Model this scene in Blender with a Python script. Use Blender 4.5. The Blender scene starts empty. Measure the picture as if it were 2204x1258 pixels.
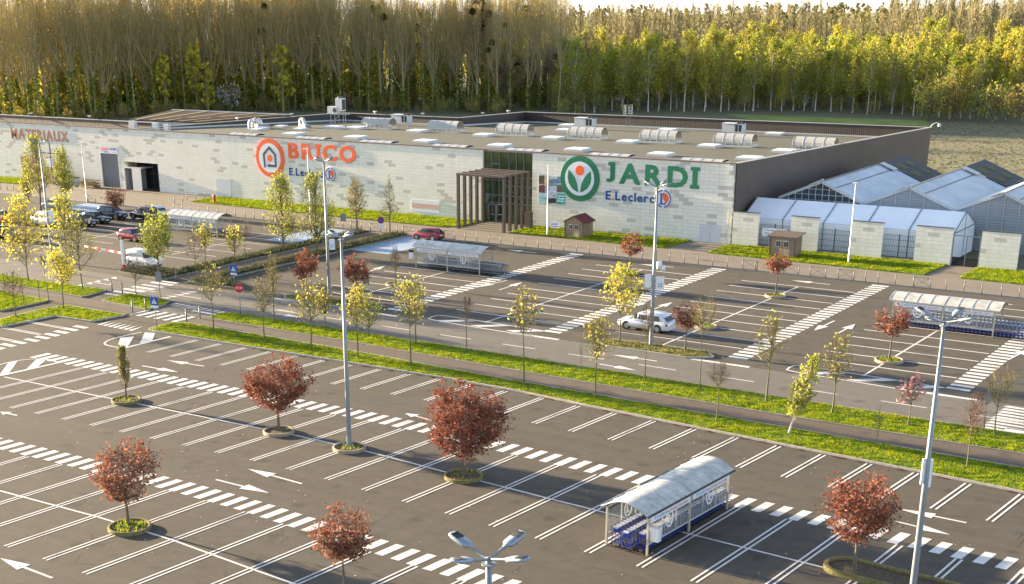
import bpy, math, random
import numpy as np
R=math.radians
C=bpy.context.scene.collection
# ------------------------------------------------------------------ camera
F,CX,CY=2942.88,924.71,1108.85; PIT,ROL,YAW=.3633,.018,-.6318; H=26.4; PW,PH=2204.,1258.
_fw=np.array([math.sin(YAW)*math.cos(PIT),math.cos(YAW)*math.cos(PIT),-math.sin(PIT)])
_rt=np.array([math.cos(YAW),-math.sin(YAW),0.]); _dn=np.cross(_fw,_rt)
CM=np.array([math.cos(ROL)*_rt+math.sin(ROL)*_dn,-math.sin(ROL)*_rt+math.cos(ROL)*_dn,_fw]); CP=np.array([0,0,H])
cam=bpy.data.cameras.new('camera'); co=bpy.data.objects.new('camera',cam); C.objects.link(co)
import mathutils
mw=mathutils.Matrix(((CM[0][0],-CM[1][0],-CM[2][0],0),(CM[0][1],-CM[1][1],-CM[2][1],0),(CM[0][2],-CM[1][2],-CM[2][2],H),(0,0,0,1)))
co.matrix_world=mw
cam.sensor_fit='HORIZONTAL'; cam.sensor_width=36; cam.lens=36*F/PW
cam.shift_x=(PW/2-CX)/PW; cam.shift_y=(CY-PH/2)/PW; cam.clip_start=1; cam.clip_end=12000
bpy.context.scene.camera=co
# ------------------------------------------------------------------ sky, sun, exposure
SUN_EL=9.5; SUN_TRAVEL=1.3   # degrees; light travels towards +X
sc=bpy.context.scene
w=bpy.data.worlds.new('World'); sc.world=w; w.use_nodes=True
nt=w.node_tree; bg=nt.nodes['Background']; sky=nt.nodes.new('ShaderNodeTexSky'); sky.sky_type='NISHITA'
sky.sun_disc=False; sky.sun_elevation=R(SUN_EL); sky.sun_rotation=R(270); sky.altitude=60; sky.air_density=1; sky.dust_density=.5; sky.ozone_density=1.4
tm=nt.nodes.new('ShaderNodeMix'); tm.data_type='RGBA'; tm.blend_type='MULTIPLY'; tm.inputs[0].default_value=1; tm.inputs[7].default_value=(.93,1.0,1.16,1); bw=nt.nodes.new('ShaderNodeRGBToBW'); nt.links.new(sky.outputs[0],bw.inputs[0]); ds=nt.nodes.new('ShaderNodeMix'); ds.data_type='RGBA'; ds.inputs[0].default_value=.55; nt.links.new(sky.outputs[0],ds.inputs[6]); nt.links.new(bw.outputs[0],ds.inputs[7]); nt.links.new(ds.outputs[2],tm.inputs[6]); nt.links.new(tm.outputs[2],bg.inputs[0]); bg.inputs[1].default_value=.083
sl=bpy.data.lights.new('sun','SUN'); sl.energy=4.9; sl.angle=R(.6); sl.color=(1,.78,.50)
so=bpy.data.objects.new('sun',sl); C.objects.link(so)
tv=mathutils.Vector((-math.cos(R(SUN_EL))*math.cos(R(SUN_TRAVEL)),-math.cos(R(SUN_EL))*math.sin(R(SUN_TRAVEL)),math.sin(R(SUN_EL))))
so.rotation_euler=tv.to_track_quat('Z','Y').to_euler()
sc.view_settings.view_transform='Standard'; sc.view_settings.look='None'; sc.view_settings.gamma=1; sc.view_settings.exposure=2.55
sc.cycles.max_bounces=6; sc.cycles.transparent_max_bounces=12
# ------------------------------------------------------------------ pixel -> place on the ground (survey of the photograph)
def ray(x,y): return CM.T@np.array([(x-CX)/F,(y-CY)/F,1.])
def at(x,y,z=0.):
    d=ray(x,y); return CP+(z-H)/d[2]*d
def aty(x,y,Y): d=ray(x,y); return CP+Y/d[1]*d
def pr(P): q=CM@(np.array(P,float)-CP); return (CX+F*q[0]/q[2],CY+F*q[1]/q[2])
def ht(base,top):
    B=at(*base)[:2]; d=ray(*top); return float((CP+(B@B)/(d[:2]@B)*d)[2])
def ppm(P):
    a=pr(P); b=pr((P[0]+.81,P[1]+.59,P[2] if len(P)>2 else 0)); return b[0]-a[0]
def gx(px,Y):
    lo,hi=-260.,40.
    for _ in range(40):
        m=(lo+hi)/2
        if pr((m,Y,0))[0]<px: lo=m
        else: hi=m
    return lo
# ------------------------------------------------------------------ materials
def _nm(name):
    m=bpy.data.materials.new(name); m.use_nodes=True; t=m.node_tree; b=t.nodes['Principled BSDF']; return m,t,b
def _n(t,k,**kw):
    n=t.nodes.new(k)
    for a,v in kw.items():
        if a in ('op',): n.operation=v
        else: setattr(n,a,v)
    return n
def ramp(t,fac,stops,interp='LINEAR'):
    r=t.nodes.new('ShaderNodeValToRGB'); r.color_ramp.interpolation=interp
    while len(r.color_ramp.elements)<len(stops): r.color_ramp.elements.new(.5)
    for e,(p,c) in zip(r.color_ramp.elements,stops): e.position=p; e.color=(*c,1) if len(c)==3 else c
    t.links.new(fac,r.inputs[0]); return r.outputs[0]
def noise(t,scale,detail=4,rough=.6,co=None,dist=0):
    n=t.nodes.new('ShaderNodeTexNoise'); n.inputs['Scale'].default_value=scale; n.inputs['Detail'].default_value=detail; n.inputs['Roughness'].default_value=rough; n.inputs['Distortion'].default_value=dist
    if co is not None: t.links.new(co,n.inputs['Vector'])
    return n.outputs[0]
def objco(t,scale=(1,1,1)):
    c=t.nodes.new('ShaderNodeTexCoord'); m=t.nodes.new('ShaderNodeMapping'); m.inputs['Scale'].default_value=scale
    t.links.new(c.outputs['Object'],m.inputs[0]); return m.outputs[0]
def mixc(t,fac,a,b,mode='MIX'):
    m=t.nodes.new('ShaderNodeMix'); m.data_type='RGBA'; m.blend_type=mode
    for s,v in ((0,fac),(6,a),(7,b)):
        if isinstance(v,(int,float)): m.inputs[s].default_value=v
        elif isinstance(v,tuple): m.inputs[s].default_value=(*v,1) if len(v)==3 else v
        else: t.links.new(v,m.inputs[s])
    return m.outputs[2]
def bump(t,b,h,s=.3,d=.02):
    n=t.nodes.new('ShaderNodeBump'); n.inputs['Strength'].default_value=s; n.inputs['Distance'].default_value=d
    t.links.new(h,n.inputs['Height']); t.links.new(n.outputs[0],b.inputs['Normal'])
def dk(c,k): return tuple(min(1,x*k) for x in c)
def mat(name,c,rough=.6,metal=0,var=.15,scale=3.,spec=.4,bmp=0,coat=0):
    m,t,b=_nm(name); b.inputs['Roughness'].default_value=rough; b.inputs['Metallic'].default_value=metal; b.inputs['Specular IOR Level'].default_value=spec
    o=objco(t); f=noise(t,scale,5,.65,o)
    cc=ramp(t,f,[(.3,dk(c,1-var)),(.7,dk(c,1+var))]); t.links.new(cc,b.inputs['Base Color'])
    if coat: b.inputs['Coat Weight'].default_value=coat; b.inputs['Coat Roughness'].default_value=.08
    if bmp: bump(t,b,f,bmp)
    return m
def asphalt(name,c1,c2,stain=.48,speck=.28,sc_=.12):
    m,t,b=_nm(name); o=objco(t)
    big=noise(t,sc_,6,.62,o,.4); mid=noise(t,1.1,5,.7,o); fine=noise(t,30,2,.6,o)
    st=noise(t,1,4,.6,objco(t,(.05,.9,1)))
    a=ramp(t,big,[(.3,c1),(.7,c2)])
    a=mixc(t,stain,a,ramp(t,mid,[(.35,dk(c1,.72)),(.65,dk(c2,1.25))]))
    a=mixc(t,stain*.5,a,ramp(t,st,[(.35,dk(c1,.75)),(.65,dk(c2,1.2))]))
    a=mixc(t,speck,a,ramp(t,fine,[(.3,dk(c1,.5)),(.75,dk(c2,1.7))]))
    v=t.nodes.new('ShaderNodeTexVoronoi'); v.feature='DISTANCE_TO_EDGE'; v.inputs['Scale'].default_value=.11; t.links.new(o,v.inputs['Vector'])
    wv=noise(t,.6,3,.6,o)
    cr=ramp(t,v.outputs[0],[(.0,(1,1,1)),(.004,(1,1,1)),(.007,(0,0,0))]); 
    mm=t.nodes.new('ShaderNodeMath'); mm.operation='MULTIPLY'; t.links.new(cr,mm.inputs[0]); t.links.new(ramp(t,wv,[(.5,(0,0,0)),(.6,(.45,.45,.45))]),mm.inputs[1])
    a=mixc(t,mm.outputs[0],a,dk(c1,.45))
    sp=t.nodes.new('ShaderNodeTexVoronoi'); sp.inputs['Scale'].default_value=.42; sp.inputs['Randomness'].default_value=1; t.links.new(o,sp.inputs['Vector'])
    s2=t.nodes.new('ShaderNodeMath'); s2.operation='ADD'; s3=t.nodes.new('ShaderNodeMath'); s3.operation='MULTIPLY'; s3.inputs[1].default_value=.35; t.links.new(noise(t,2.5,4,.7,o),s3.inputs[0]); t.links.new(sp.outputs['Distance'],s2.inputs[0]); t.links.new(s3.outputs[0],s2.inputs[1])
    a=mixc(t,ramp(t,s2.outputs[0],[(.24,(.55,.55,.55)),(.40,(0,0,0))]),a,dk(c1,.5))
    t.links.new(a,b.inputs['Base Color']); b.inputs['Roughness'].default_value=.88; b.inputs['Specular IOR Level'].default_value=.25
    bump(t,b,fine,.25,.01); return m
def paint(name,c,wear=.5,under=(.12,.11,.1)):
    m,t,b=_nm(name); o=objco(t); f=noise(t,9,6,.75,o); g=noise(t,.35,3,.5,o)
    k=t.nodes.new('ShaderNodeMath'); k.operation='ADD'; t.links.new(f,k.inputs[0]); t.links.new(g,k.inputs[1])
    lo=.62+.22*wear
    cc=ramp(t,k.outputs[0],[(lo-.1,dk(c,.55)),(lo,dk(c,.86)),(lo+.12,c)])
    t.links.new(cc,b.inputs['Base Color']); b.inputs['Roughness'].default_value=.7; return m
def leafmat(name,cols,trans=.4,patch=0,ov=.0):
    m=bpy.data.materials.new(name); m.use_nodes=True; t=m.node_tree; t.nodes.clear()
    g=t.nodes.new('ShaderNodeNewGeometry'); out=t.nodes.new('ShaderNodeOutputMaterial')
    n=len(cols); st=[(i/max(1,n-1),c) for i,c in enumerate(cols)]
    c=ramp(t,g.outputs['Random Per Island'],st)
    if patch:
        pn=noise(t,patch,5,.65,objco(t),.3); c=mixc(t,.85,c,ramp(t,pn,[(.32,(.45,.62,.5)),(.5,(1,1,1)),(.68,(1.5,1.15,.9))]),'MULTIPLY')
    if ov:
        oi=t.nodes.new('ShaderNodeObjectInfo'); c=mixc(t,1.,c,ramp(t,oi.outputs['Random'],[(0,(1-ov,1-ov*.6,1-ov)),(.35,(1,1,1)),(.7,(1+ov,1+ov*.55,1)),(1,(1-ov*.4,1+ov*.3,1))]),'MULTIPLY')
    d=t.nodes.new('ShaderNodeBsdfDiffuse'); tr=t.nodes.new('ShaderNodeBsdfTranslucent'); mx=t.nodes.new('ShaderNodeMixShader'); mx.inputs[0].default_value=trans
    t.links.new(c,d.inputs[0]); t.links.new(c,tr.inputs[0]); t.links.new(d.outputs[0],mx.inputs[1]); t.links.new(tr.outputs[0],mx.inputs[2]); t.links.new(mx.outputs[0],out.inputs[0])
    return m
def glass(name,c=(.02,.03,.03),rough=.03,alpha=1.):
    m,t,b=_nm(name); b.inputs['Base Color'].default_value=(*c,1); b.inputs['Roughness'].default_value=rough; b.inputs['Specular IOR Level'].default_value=.9; b.inputs['Alpha'].default_value=alpha
    return m
# ------------------------------------------------------------------ mesh builder
class MB:
    def __init__(s): s.v=[]; s.n=0; s.f={3:[],4:[]}; s.m={3:[],4:[]}; s.ng=[]
    def add(s,V,Fc,mi=0):
        V=np.asarray(V,float).reshape(-1,3); Fc=np.asarray(Fc,int); k=Fc.shape[1]
        s.v.append(V); s.f[k].append(Fc+s.n); s.m[k].append(np.full(len(Fc),mi)); s.n+=len(V); return s
    def poly(s,pts,mi=0):                       # n-gon
        s.v.append(np.asarray(pts,float)); s.ng.append((list(range(s.n,s.n+len(pts))),mi)); s.n+=len(pts); return s
    def box(s,a,b,mi=0):
        x0,y0,z0=a; x1,y1,z1=b
        V=[(x0,y0,z0),(x1,y0,z0),(x1,y1,z0),(x0,y1,z0),(x0,y0,z1),(x1,y0,z1),(x1,y1,z1),(x0,y1,z1)]
        return s.add(V,[(0,3,2,1),(4,5,6,7),(0,1,5,4),(1,2,6,5),(2,3,7,6),(3,0,4,7)],mi)
    def bar(s,p,q,w,h=None,mi=0,up=(0,0,1)):    # box beam from p to q
        h=h or w; p=np.array(p,float); q=np.array(q,float); d=q-p; L=np.linalg.norm(d); d/=L
        u=np.array(up,float)
        if abs(d@u)>.98: u=np.array((0,1.,0))
        a=np.cross(d,u); a/=np.linalg.norm(a); b=np.cross(a,d)
        V=[e+sx*a*w/2+sz*b*h/2 for e in (p,q) for sx,sz in ((-1,-1),(1,-1),(1,1),(-1,1))]
        return s.add(V,[(3,2,1,0),(4,5,6,7),(0,1,5,4),(1,2,6,5),(2,3,7,6),(3,0,4,7)],mi)
    def tubes(s,P,Rr,sides=4,mi=0,cap=False):   # P (N,K,3), Rr (N,K)
        P=np.asarray(P,float); Rr=np.asarray(Rr,float)
        if P.ndim==2: P=P[None]; Rr=Rr[None]
        N,K,_=P.shape; T=np.gradient(P,axis=1); T/=np.linalg.norm(T,axis=2,keepdims=True)+1e-9
        ref=np.where(np.abs(T[:,:1,2:3])>.9,np.array([1.,0,0]),np.array([0,0,1.])); ref=np.broadcast_to(ref,P.shape)
        A=np.cross(T,ref); A/=np.linalg.norm(A,axis=2,keepdims=True)+1e-9; B=np.cross(T,A)
        th=np.arange(sides)*2*np.pi/sides
        V=P[:,:,None]+Rr[:,:,None,None]*(A[:,:,None]*np.cos(th)[None,None,:,None]+B[:,:,None]*np.sin(th)[None,None,:,None])
        idx=np.arange(N*K*sides).reshape(N,K,sides)
        a=idx[:,:-1]; b=idx[:,1:]; a2=np.roll(a,-1,axis=2); b2=np.roll(b,-1,axis=2)
        Fq=np.stack([a,a2,b2,b],-1).reshape(-1,4)
        n0=s.n; s.add(V.reshape(-1,3),Fq,mi)
        if cap:
            for i in range(N):
                s.ng.append(([n0+int(v) for v in idx[i,-1]],mi)); s.ng.append(([n0+int(v) for v in idx[i,0][::-1]],mi))
        return s
    def cyl(s,c,r,h,sides=16,mi=0,r2=None,axis='z'):
        r2=r if r2 is None else r2
        d={'z':(0,0,h),'x':(h,0,0),'y':(0,h,0)}[axis]; c=np.array(c,float)
        return s.tubes(np.array([[c,c+np.array(d)]]),np.array([[r,r2]]),sides,mi,True)
    def ring(s,c,r0,r1,z0,z1,sides=40,mi=0):    # annular kerb
        th=np.arange(sides)*2*np.pi/sides; pro=[(r1,z0),(r1,z1-.03),(r1-.03,z1),(r0+.03,z1),(r0,z1-.03),(r0,z0)]
        V=np.array([[(c[0]+a*math.cos(t),c[1]+a*math.sin(t),z) for a,z in pro] for t in th]); k=len(pro)
        i=np.arange(sides)[:,None]; j=np.arange(k-1)[None]
        A=i*k+j; B=((i+1)%sides)*k+j; return s.add(V.reshape(-1,3),np.stack([A,B,B+1,A+1],-1).reshape(-1,4),mi)
    def quads(s,Cn,U,W,mi=0):                   # arrays of quads: centre, half vectors
        V=np.stack([Cn-U-W,Cn+U-W,Cn+U+W,Cn-U+W],1).reshape(-1,3); n=len(Cn)
        return s.add(V,np.arange(4*n).reshape(n,4),mi)
    def prism(s,poly,z0,z1,mi=0,top=None):      # vertical extrusion of an xy polygon
        n=len(poly); n0=s.n
        s.v.append(np.array([(x,y,z0) for x,y in poly]+[(x,y,z1) for x,y in poly],float)); s.n+=2*n
        area=sum(poly[i][0]*poly[(i+1)%n][1]-poly[(i+1)%n][0]*poly[i][1] for i in range(n))
        o=list(range(n)) if area>0 else list(range(n))[::-1]
        for i in range(n):
            a,b=o[i],o[(i+1)%n]; s.f[4].append(np.array([[n0+a,n0+b,n0+n+b,n0+n+a]])); s.m[4].append(np.array([mi]))
        s.ng.append(([n0+n+i for i in o],mi if top is None else top)); s.ng.append(([n0+i for i in o[::-1]],mi)); return s
    def xform(s,Mx):
        Mx=np.array(Mx); s.v=[v@Mx[:3,:3].T+Mx[:3,3] for v in s.v]; return s
    def mesh(s,name,mats,smooth=False):
        me=bpy.data.meshes.new(name); V=np.concatenate(s.v) if s.v else np.zeros((0,3))
        sizes=[];loops=[];mi=[]
        for k in (3,4):
            if s.f[k]:
                A=np.concatenate(s.f[k]); loops.append(A.reshape(-1)); sizes.append(np.full(len(A),k)); mi.append(np.concatenate(s.m[k]))
        for l,m_ in s.ng: loops.append(np.array(l)); sizes.append(np.array([len(l)])); mi.append(np.array([m_]))
        loops=np.concatenate(loops); sizes=np.concatenate(sizes); mi=np.concatenate(mi)
        me.vertices.add(len(V)); me.vertices.foreach_set('co',V.reshape(-1).astype(np.float32))
        me.loops.add(len(loops)); me.loops.foreach_set('vertex_index',loops.astype(np.int32))
        me.polygons.add(len(sizes)); st=np.concatenate([[0],np.cumsum(sizes)[:-1]])
        me.polygons.foreach_set('loop_start',st.astype(np.int32)); me.polygons.foreach_set('material_index',mi.astype(np.int32))
        me.polygons.foreach_set('use_smooth',np.full(len(sizes),bool(smooth)))
        for m_ in (mats if isinstance(mats,(list,tuple)) else [mats]): me.materials.append(m_)
        me.update(calc_edges=True); me.validate(); return me
    def build(s,name,mats,parent=None,smooth=False,loc=None):
        o=bpy.data.objects.new(name,s.mesh(name,mats,smooth)); C.objects.link(o)
        if parent: o.parent=parent
        if loc is not None: o.location=loc
        return o
def tag(o,label=None,cat=None,group=None,kind=None):
    if label: o['label']=label
    if cat: o['category']=cat
    if group: o['group']=group
    if kind: o['kind']=kind
    return o
def thing(name,label,cat,loc=(0,0,0),rz=0,group=None):
    o=bpy.data.objects.new(name,None); C.objects.link(o); o.empty_display_size=.3; o.location=[float(v) for v in loc]; o.rotation_euler=(0,0,rz)
    return tag(o,label,cat,group)
def struct(name,mb,m,smooth=False): return tag(mb.build(name,m,None,smooth),kind='structure')
kids={}
def part(name,mb,m,parent,smooth=False,label=None):
    o=mb.build(name,m,parent,smooth); kids.setdefault(parent.name,[]).append(o)
    if label: o['label']=label
    return o
def dup(src,loc,rz=0,label=None,group=None,scale=1.):
    r=src.copy(); C.objects.link(r); r.location=[float(v) for v in loc]; r.rotation_euler=(0,0,rz); r.scale=(scale,)*3 if not isinstance(scale,tuple) else scale
    if label: r['label']=label
    if group: r['group']=group
    def rec(a,b):
        for ch in kids.get(a.name,[]):
            c=ch.copy(); C.objects.link(c); c.parent=b; kids.setdefault(b.name,[]).append(c); rec(ch,c)
    rec(src,r); return r
ORD=['first','second','third','fourth','fifth','sixth','seventh','eighth','ninth','tenth','eleventh','twelfth','thirteenth','fourteenth','fifteenth','sixteenth','seventeenth','eighteenth','nineteenth','twentieth']
def ordn(i):
    if i<20: return ORD[i]
    t,u=divmod(i+1,10); T={2:'twent',3:'thirt',4:'fort',5:'fift',6:'sixt',7:'sevent',8:'eight',9:'ninet'}[t]
    return T+'ieth' if u==0 else T+'y-'+ORD[u-1]
def glyphs(s,w,h,depth,bold=.0,m=None,gap=.08,slab='',mats=None):
    """letters facing -Y, lower-left corner at origin, fitted to w x h: list of (char, MB-like mesh, x offset)"""
    out=[];X=0;sy=None
    for ch in s:
        if ch==' ': X+=.32; continue
        cu=bpy.data.curves.new('t','FONT'); cu.body=ch; cu.size=1; cu.extrude=0; cu.offset=bold; cu.resolution_u=3
        ob=bpy.data.objects.new('t',cu); C.objects.link(ob); dg=bpy.context.evaluated_depsgraph_get(); dg.update()
        me=bpy.data.meshes.new_from_object(ob.evaluated_get(dg)); bpy.data.objects.remove(ob); bpy.data.curves.remove(cu)
        V=np.zeros(len(me.vertices)*3); me.vertices.foreach_get('co',V); V=V.reshape(-1,3)
        if ch=='J':
            y0_,y1_=V[:,1].min(),V[:,1].max(); V[:,1]=(V[:,1]-y0_)/(y1_-y0_)*.729
        polys=[list(p.vertices) for p in me.polygons]; bpy.data.meshes.remove(me)
        x0,x1=V[:,0].min(),V[:,0].max(); y0,y1=V[:,1].min(),V[:,1].max()
        out.append([ch,V-np.array([x0,0,0]),polys,X,x1-x0]); X+=x1-x0+gap
    X-=gap; cap=max(o[1][:,1].max() for o in out); bas=min(0,min(o[1][:,1].min() for o in out if o[0].isupper() or o[0].isdigit()) if any(o[0].isupper() or o[0].isdigit() for o in out) else 0)
    res=[]
    kx,ky=w/X,h/(cap-bas)
    for ch,V,polys,ox,wd in out:
        mb=MB(); P=np.stack([V[:,0]*kx,np.zeros(len(V)),(V[:,1]-bas)*ky],1)
        n=len(P); from collections import Counter
        ed=Counter()
        for p in polys:
            for a,b in zip(p,p[1:]+p[:1]): ed[(a,b)]+=1
        mb.v.append(np.concatenate([P+np.array([0,-depth,0]),P])); mb.n=2*n
        flip=False
        a,b,c_=[P[i] for i in polys[0][:3]]
        nrm=np.cross(b-a,c_-a); flip=nrm[1]>0
        for p in polys:
            mb.ng.append((p[::-1] if flip else p,0))
        for (a,b),k in ed.items():
            if (b,a) not in ed: mb.ng.append(([a,b,n+b,n+a][::(1 if flip else -1)],0))
        if slab and ch in slab:
            t=.17*h; x1=wd*kx
            if ch=='I': mb.box((-.42*x1,-depth-.004,-.003),(1.42*x1,-.002,t)).box((-.42*x1,-depth-.004,h-t),(1.42*x1,-.002,h+.003))
            if ch=='J': mb.box((x1*.22,-depth-.004,h-t),(x1*.7,-.002,h+.003))
        res.append((ch,mb,ox*kx))
    return res
def sign_letters(parent,s,w,h,org,m,depth=.12,bold=.0,slab='',mats={},gap=.08):
    for ch,mb,ox in glyphs(s,w,h,depth,bold,gap=gap,slab=slab):
        mb.v=[v+np.array([org[0]+ox,org[1],org[2]]) for v in mb.v]
        part('letter',mb,mats.get(ch,m),parent)
def words(mb,s,w,h,org,mi,depth=.01,bold=0.,gap=.1,rz=0.):
    for ch,g,ox in glyphs(s.replace(' ','') if False else s,w,h,depth,bold,gap=gap):
        n0=mb.n
        for v in g.v:
            v=v+np.array([ox,0,0]); c,s_=math.cos(rz),math.sin(rz)
            mb.v.append(np.stack([v[:,0]*c-v[:,1]*s_+org[0],v[:,0]*s_+v[:,1]*c+org[1],v[:,2]+org[2]],1))
        mb.n+=g.n
        for l,_ in g.ng: mb.ng.append(([i+n0 for i in l],mi))
# ================================================================== MATERIALS
M={}
M['asph']=asphalt('lot_asphalt',(.068,.060,.047),(.100,.087,.067))
M['road']=asphalt('road_asphalt',(.125,.116,.100),(.155,.144,.125),.3,.2)
M['path']=asphalt('path_asphalt',(.108,.086,.068),(.128,.103,.083),.3,.18)
M['walk']=asphalt('sidewalk_asphalt',(.185,.158,.125),(.225,.195,.155),.3,.18)
M['ramp']=asphalt('ramp_asphalt',(.17,.125,.085),(.2,.15,.105),.3,.18)
M['white']=paint('road_paint',(.66,.65,.62),1.15)
M['whitefaint']=paint('worn_road_paint',(.55,.54,.51),1.0)
M['bluep']=paint('blue_ground_paint',(.26,.37,.50),.9)
M['kerb']=mat('kerb_concrete',(.36,.34,.30),.85,0,.25,4)
M['kerbdark']=mat('old_kerb_concrete',(.24,.22,.18),.9,0,.35,3)
M['soil']=mat('soil',(.09,.065,.04),.95,0,.5,6,bmp=.5)
M['unseenlawn']=mat('unseen_lawn',(.16,.20,.03),.95,0,.5,.3); M['turf']=mat('turf',(.13,.19,.022),.95,0,.5,2.2,bmp=.4)
M['grass']=leafmat('grass_blades',[(.16,.23,.012),(.24,.32,.015),(.34,.41,.022),(.18,.27,.012),(.38,.37,.05)],.38,.75)
M['drygrass']=leafmat('dry_grass_blades',[(.14,.15,.05),(.26,.23,.10),(.34,.27,.12),(.18,.20,.05)],.3)
M['hedge']=leafmat('ground_cover_leaves',[(.07,.085,.045),(.12,.13,.07),(.16,.15,.09)],.2)
# field: patchy rough meadow going to fields in the distance
m,t,b=_nm('field'); o=objco(t); a=noise(t,.035,6,.65,o,.6); c=noise(t,.22,5,.6,objco(t,(.35,1.6,1))); e=noise(t,.004,4,.5,o)
near=ramp(t,a,[(.3,(.11,.115,.055)),(.5,(.14,.135,.07)),(.7,(.125,.13,.055))]); near=mixc(t,.25,near,ramp(t,c,[(.3,(.09,.10,.04)),(.7,(.21,.185,.10))]))
far=ramp(t,e,[(.4,(.12,.15,.03)),(.5,(.26,.28,.05)),(.62,(.17,.13,.07))],'EASE')
sep=t.nodes.new('ShaderNodeSeparateXYZ'); t.links.new(o,sep.inputs[0]); fz=t.nodes.new('ShaderNodeMapRange'); fz.inputs[1].default_value=420; fz.inputs[2].default_value=700; t.links.new(sep.outputs[1],fz.inputs[0])
t.links.new(mixc(t,fz.outputs[0],near,far),b.inputs['Base Color']); b.inputs['Roughness'].default_value=.95; bump(t,b,c,.12,.1); M['field']=m
# ================================================================== GROUND SHEETS
def sheet(name,x0,y0,x1,y1,z,m,nx=1,ny=1):
    mb=MB(); xs=np.linspace(x0,x1,nx+1); ys=np.linspace(y0,y1,ny+1)
    V=np.array([(x,y,z) for y in ys for x in xs]); i=np.arange(ny)[:,None]*(nx+1)+np.arange(nx)[None]; A=i.reshape(-1)
    mb.add(V,np.stack([A,A+1,A+nx+2,A+nx+1],-1)); return struct(name,mb,m)
mb=MB(); rr_=[0,60,300,900,1400,1700,2600,6000,9000]; n=48; V=[(0,0,-.03)]+[(r*math.cos(t),r*math.sin(t),-.03-max(0,r-1700)*.05) for r in rr_[1:] for t in np.linspace(0,2*np.pi,n,endpoint=False)]
mb.add(V,[(0,1+i,1+(i+1)%n) for i in range(n)]); mb.f[4].append(np.array([(1+k*n+i,1+(k+1)*n+i,1+(k+1)*n+(i+1)%n,1+k*n+(i+1)%n) for k in range(len(rr_)-2) for i in range(n)])); mb.m[4].append(np.zeros(n*(len(rr_)-2),int)); struct('ground',mb,M['field'])
sheet('car_park_surface',-260,0,60,143.5,0,M['asph'])
def bend(x): return float(np.interp(x,[-95,-85,-77,-66,-56,-50,-44,-37,-28,-20,-10],[61.9,62.15,62.35,62.7,63.0,62.85,62.3,61.8,61.2,60.7,60.0]))
Z1,Z2,Z3=.004,.008,.012
mb=MB(); mb.add([(-260,88.5,Z1),(-86.5,88.3,Z1),(-86.5,94.4,Z1),(-260,95.3,Z1)],[(0,1,2,3)]).add([(-86.5,87.7,Z1),(60,87.7,Z1),(60,94.4,Z1),(-86.5,94.4,Z1)],[(0,1,2,3)])
mb.add([(-93.2,84.6,Z1),(-86.3,85,Z1),(-86.5,88.3,Z1),(-93.6,88.4,Z1)],[(0,1,2,3)])
struct('road',mb,M['road'])
def slab(name,poly,z,m,kerb=None,kw=.14,kz=None):
    """raised ground patch with a kerb stone round it"""
    kz=z+.03 if kz is None else kz
    mb=MB().prism(poly,-.02,z); struct(name,mb,m)
    if kerb:
        k=MB(); n=len(poly)
        for i in range(n):
            a=np.array(poly[i],float); b_=np.array(poly[(i+1)%n],float); d=b_-a; L=np.linalg.norm(d)
            if L<.05: continue
            d/=L; o=np.array([d[1],-d[0]]); ar=sum(poly[j][0]*poly[(j+1)%n][1]-poly[(j+1)%n][0]*poly[j][1] for j in range(n))
            if ar<0: o=-o
            nn=max(1,int(L/1.0))
            for j in range(nn):
                p=a+d*(L*j/nn+.006); q=a+d*(L*(j+1)/nn-.006)
                k.bar((*(p+o*kw*.5),kz/2),(*(q+o*kw*.5),kz/2),kw,kz)
        struct('kerb',k,kerb)
xs=np.linspace(-86,8,48)
kY=lambda x: bend(x)+16.65
pN=lambda x: float(np.interp(x,[-87,-68,-53,-33,-16,10],[82.4,82.2,81.5,81.2,81.0,80.9])); pF=lambda x: float(np.interp(x,[-80,-68,-54,-33,-17,10],[84.8,84.6,84.2,83.8,83.9,84]))
P_={}
P_['verge_near']=[(-87.3,79.3),(-87.0,78.8)]+[(x,kY(x)) for x in xs]+[(x,pN(x)) for x in xs[::-1]]+[(-87.2,81.6)]
P_['verge_road']=[(x,pF(x)) for x in xs]+[(8,87.7),(-85.4,87.5),(-86.2,86.6)]
P_['path']=[(-87.2,81.75)]+[(x,pN(x)+.02) for x in xs]+[(x,pF(x)-.02) for x in xs[::-1]]+[(-86.4,84.8)]
mb=MB().prism(P_['path'],-.02,.05); struct('path',mb,M['path'])
P_['verge_corner']=[(-101.7,78.3),(-101.5,74.5),(-99.1,72.7),(-98.5,78.2),(-93.9,78.5),(-93.3,81.7),(-101.1,81.7)]
P_['verge_crossing']=[(-100,85.1),(-93.3,84.5),(-93.4,86.5),(-94.3,88.2),(-100,88.5)]
P_['verge_west']=[(-135,85.6),(-111.2,85.4),(-102.9,85.2),(-103.3,88.5),(-114.8,88.2),(-135,88.6)]
P_['lawn_west']=[(-125,83),(-112.2,82.8),(-104.3,82.3),(-104.5,76.9),(-112,76),(-125,76)]
P_['island_west']=[(-86.4,95.7),(-85.6,94.7),(-76.2,94.6),(-75.5,95.6),(-76.1,96.7),(-85.6,96.9)]
P_['island_middle']=[(-52.7,95.4),(-51.2,94.4),(-44.3,94.4),(-42.7,95.5),(-43.8,96.7),(-51.8,96.5)]
mb=MB().prism([(-135,81.9),(-93.4,81.9),(-93.5,84.3),(-101,84.9),(-135,85.4)],-.02,.045); struct('path',mb,M['path'])
for k_,n_ in (('verge_near','grass_verge'),('verge_road','grass_verge'),('verge_corner','grass_verge'),('verge_crossing','grass_verge'),('verge_west','grass_verge'),('lawn_west','lawn'),('island_west','traffic_island'),('island_middle','traffic_island')):
    slab(n_,P_[k_],.10,M['turf'],M['kerb'] if 'near' in k_ or 'corner' in k_ or 'island' in k_ else M['kerbdark'],kz=.12)
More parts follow.
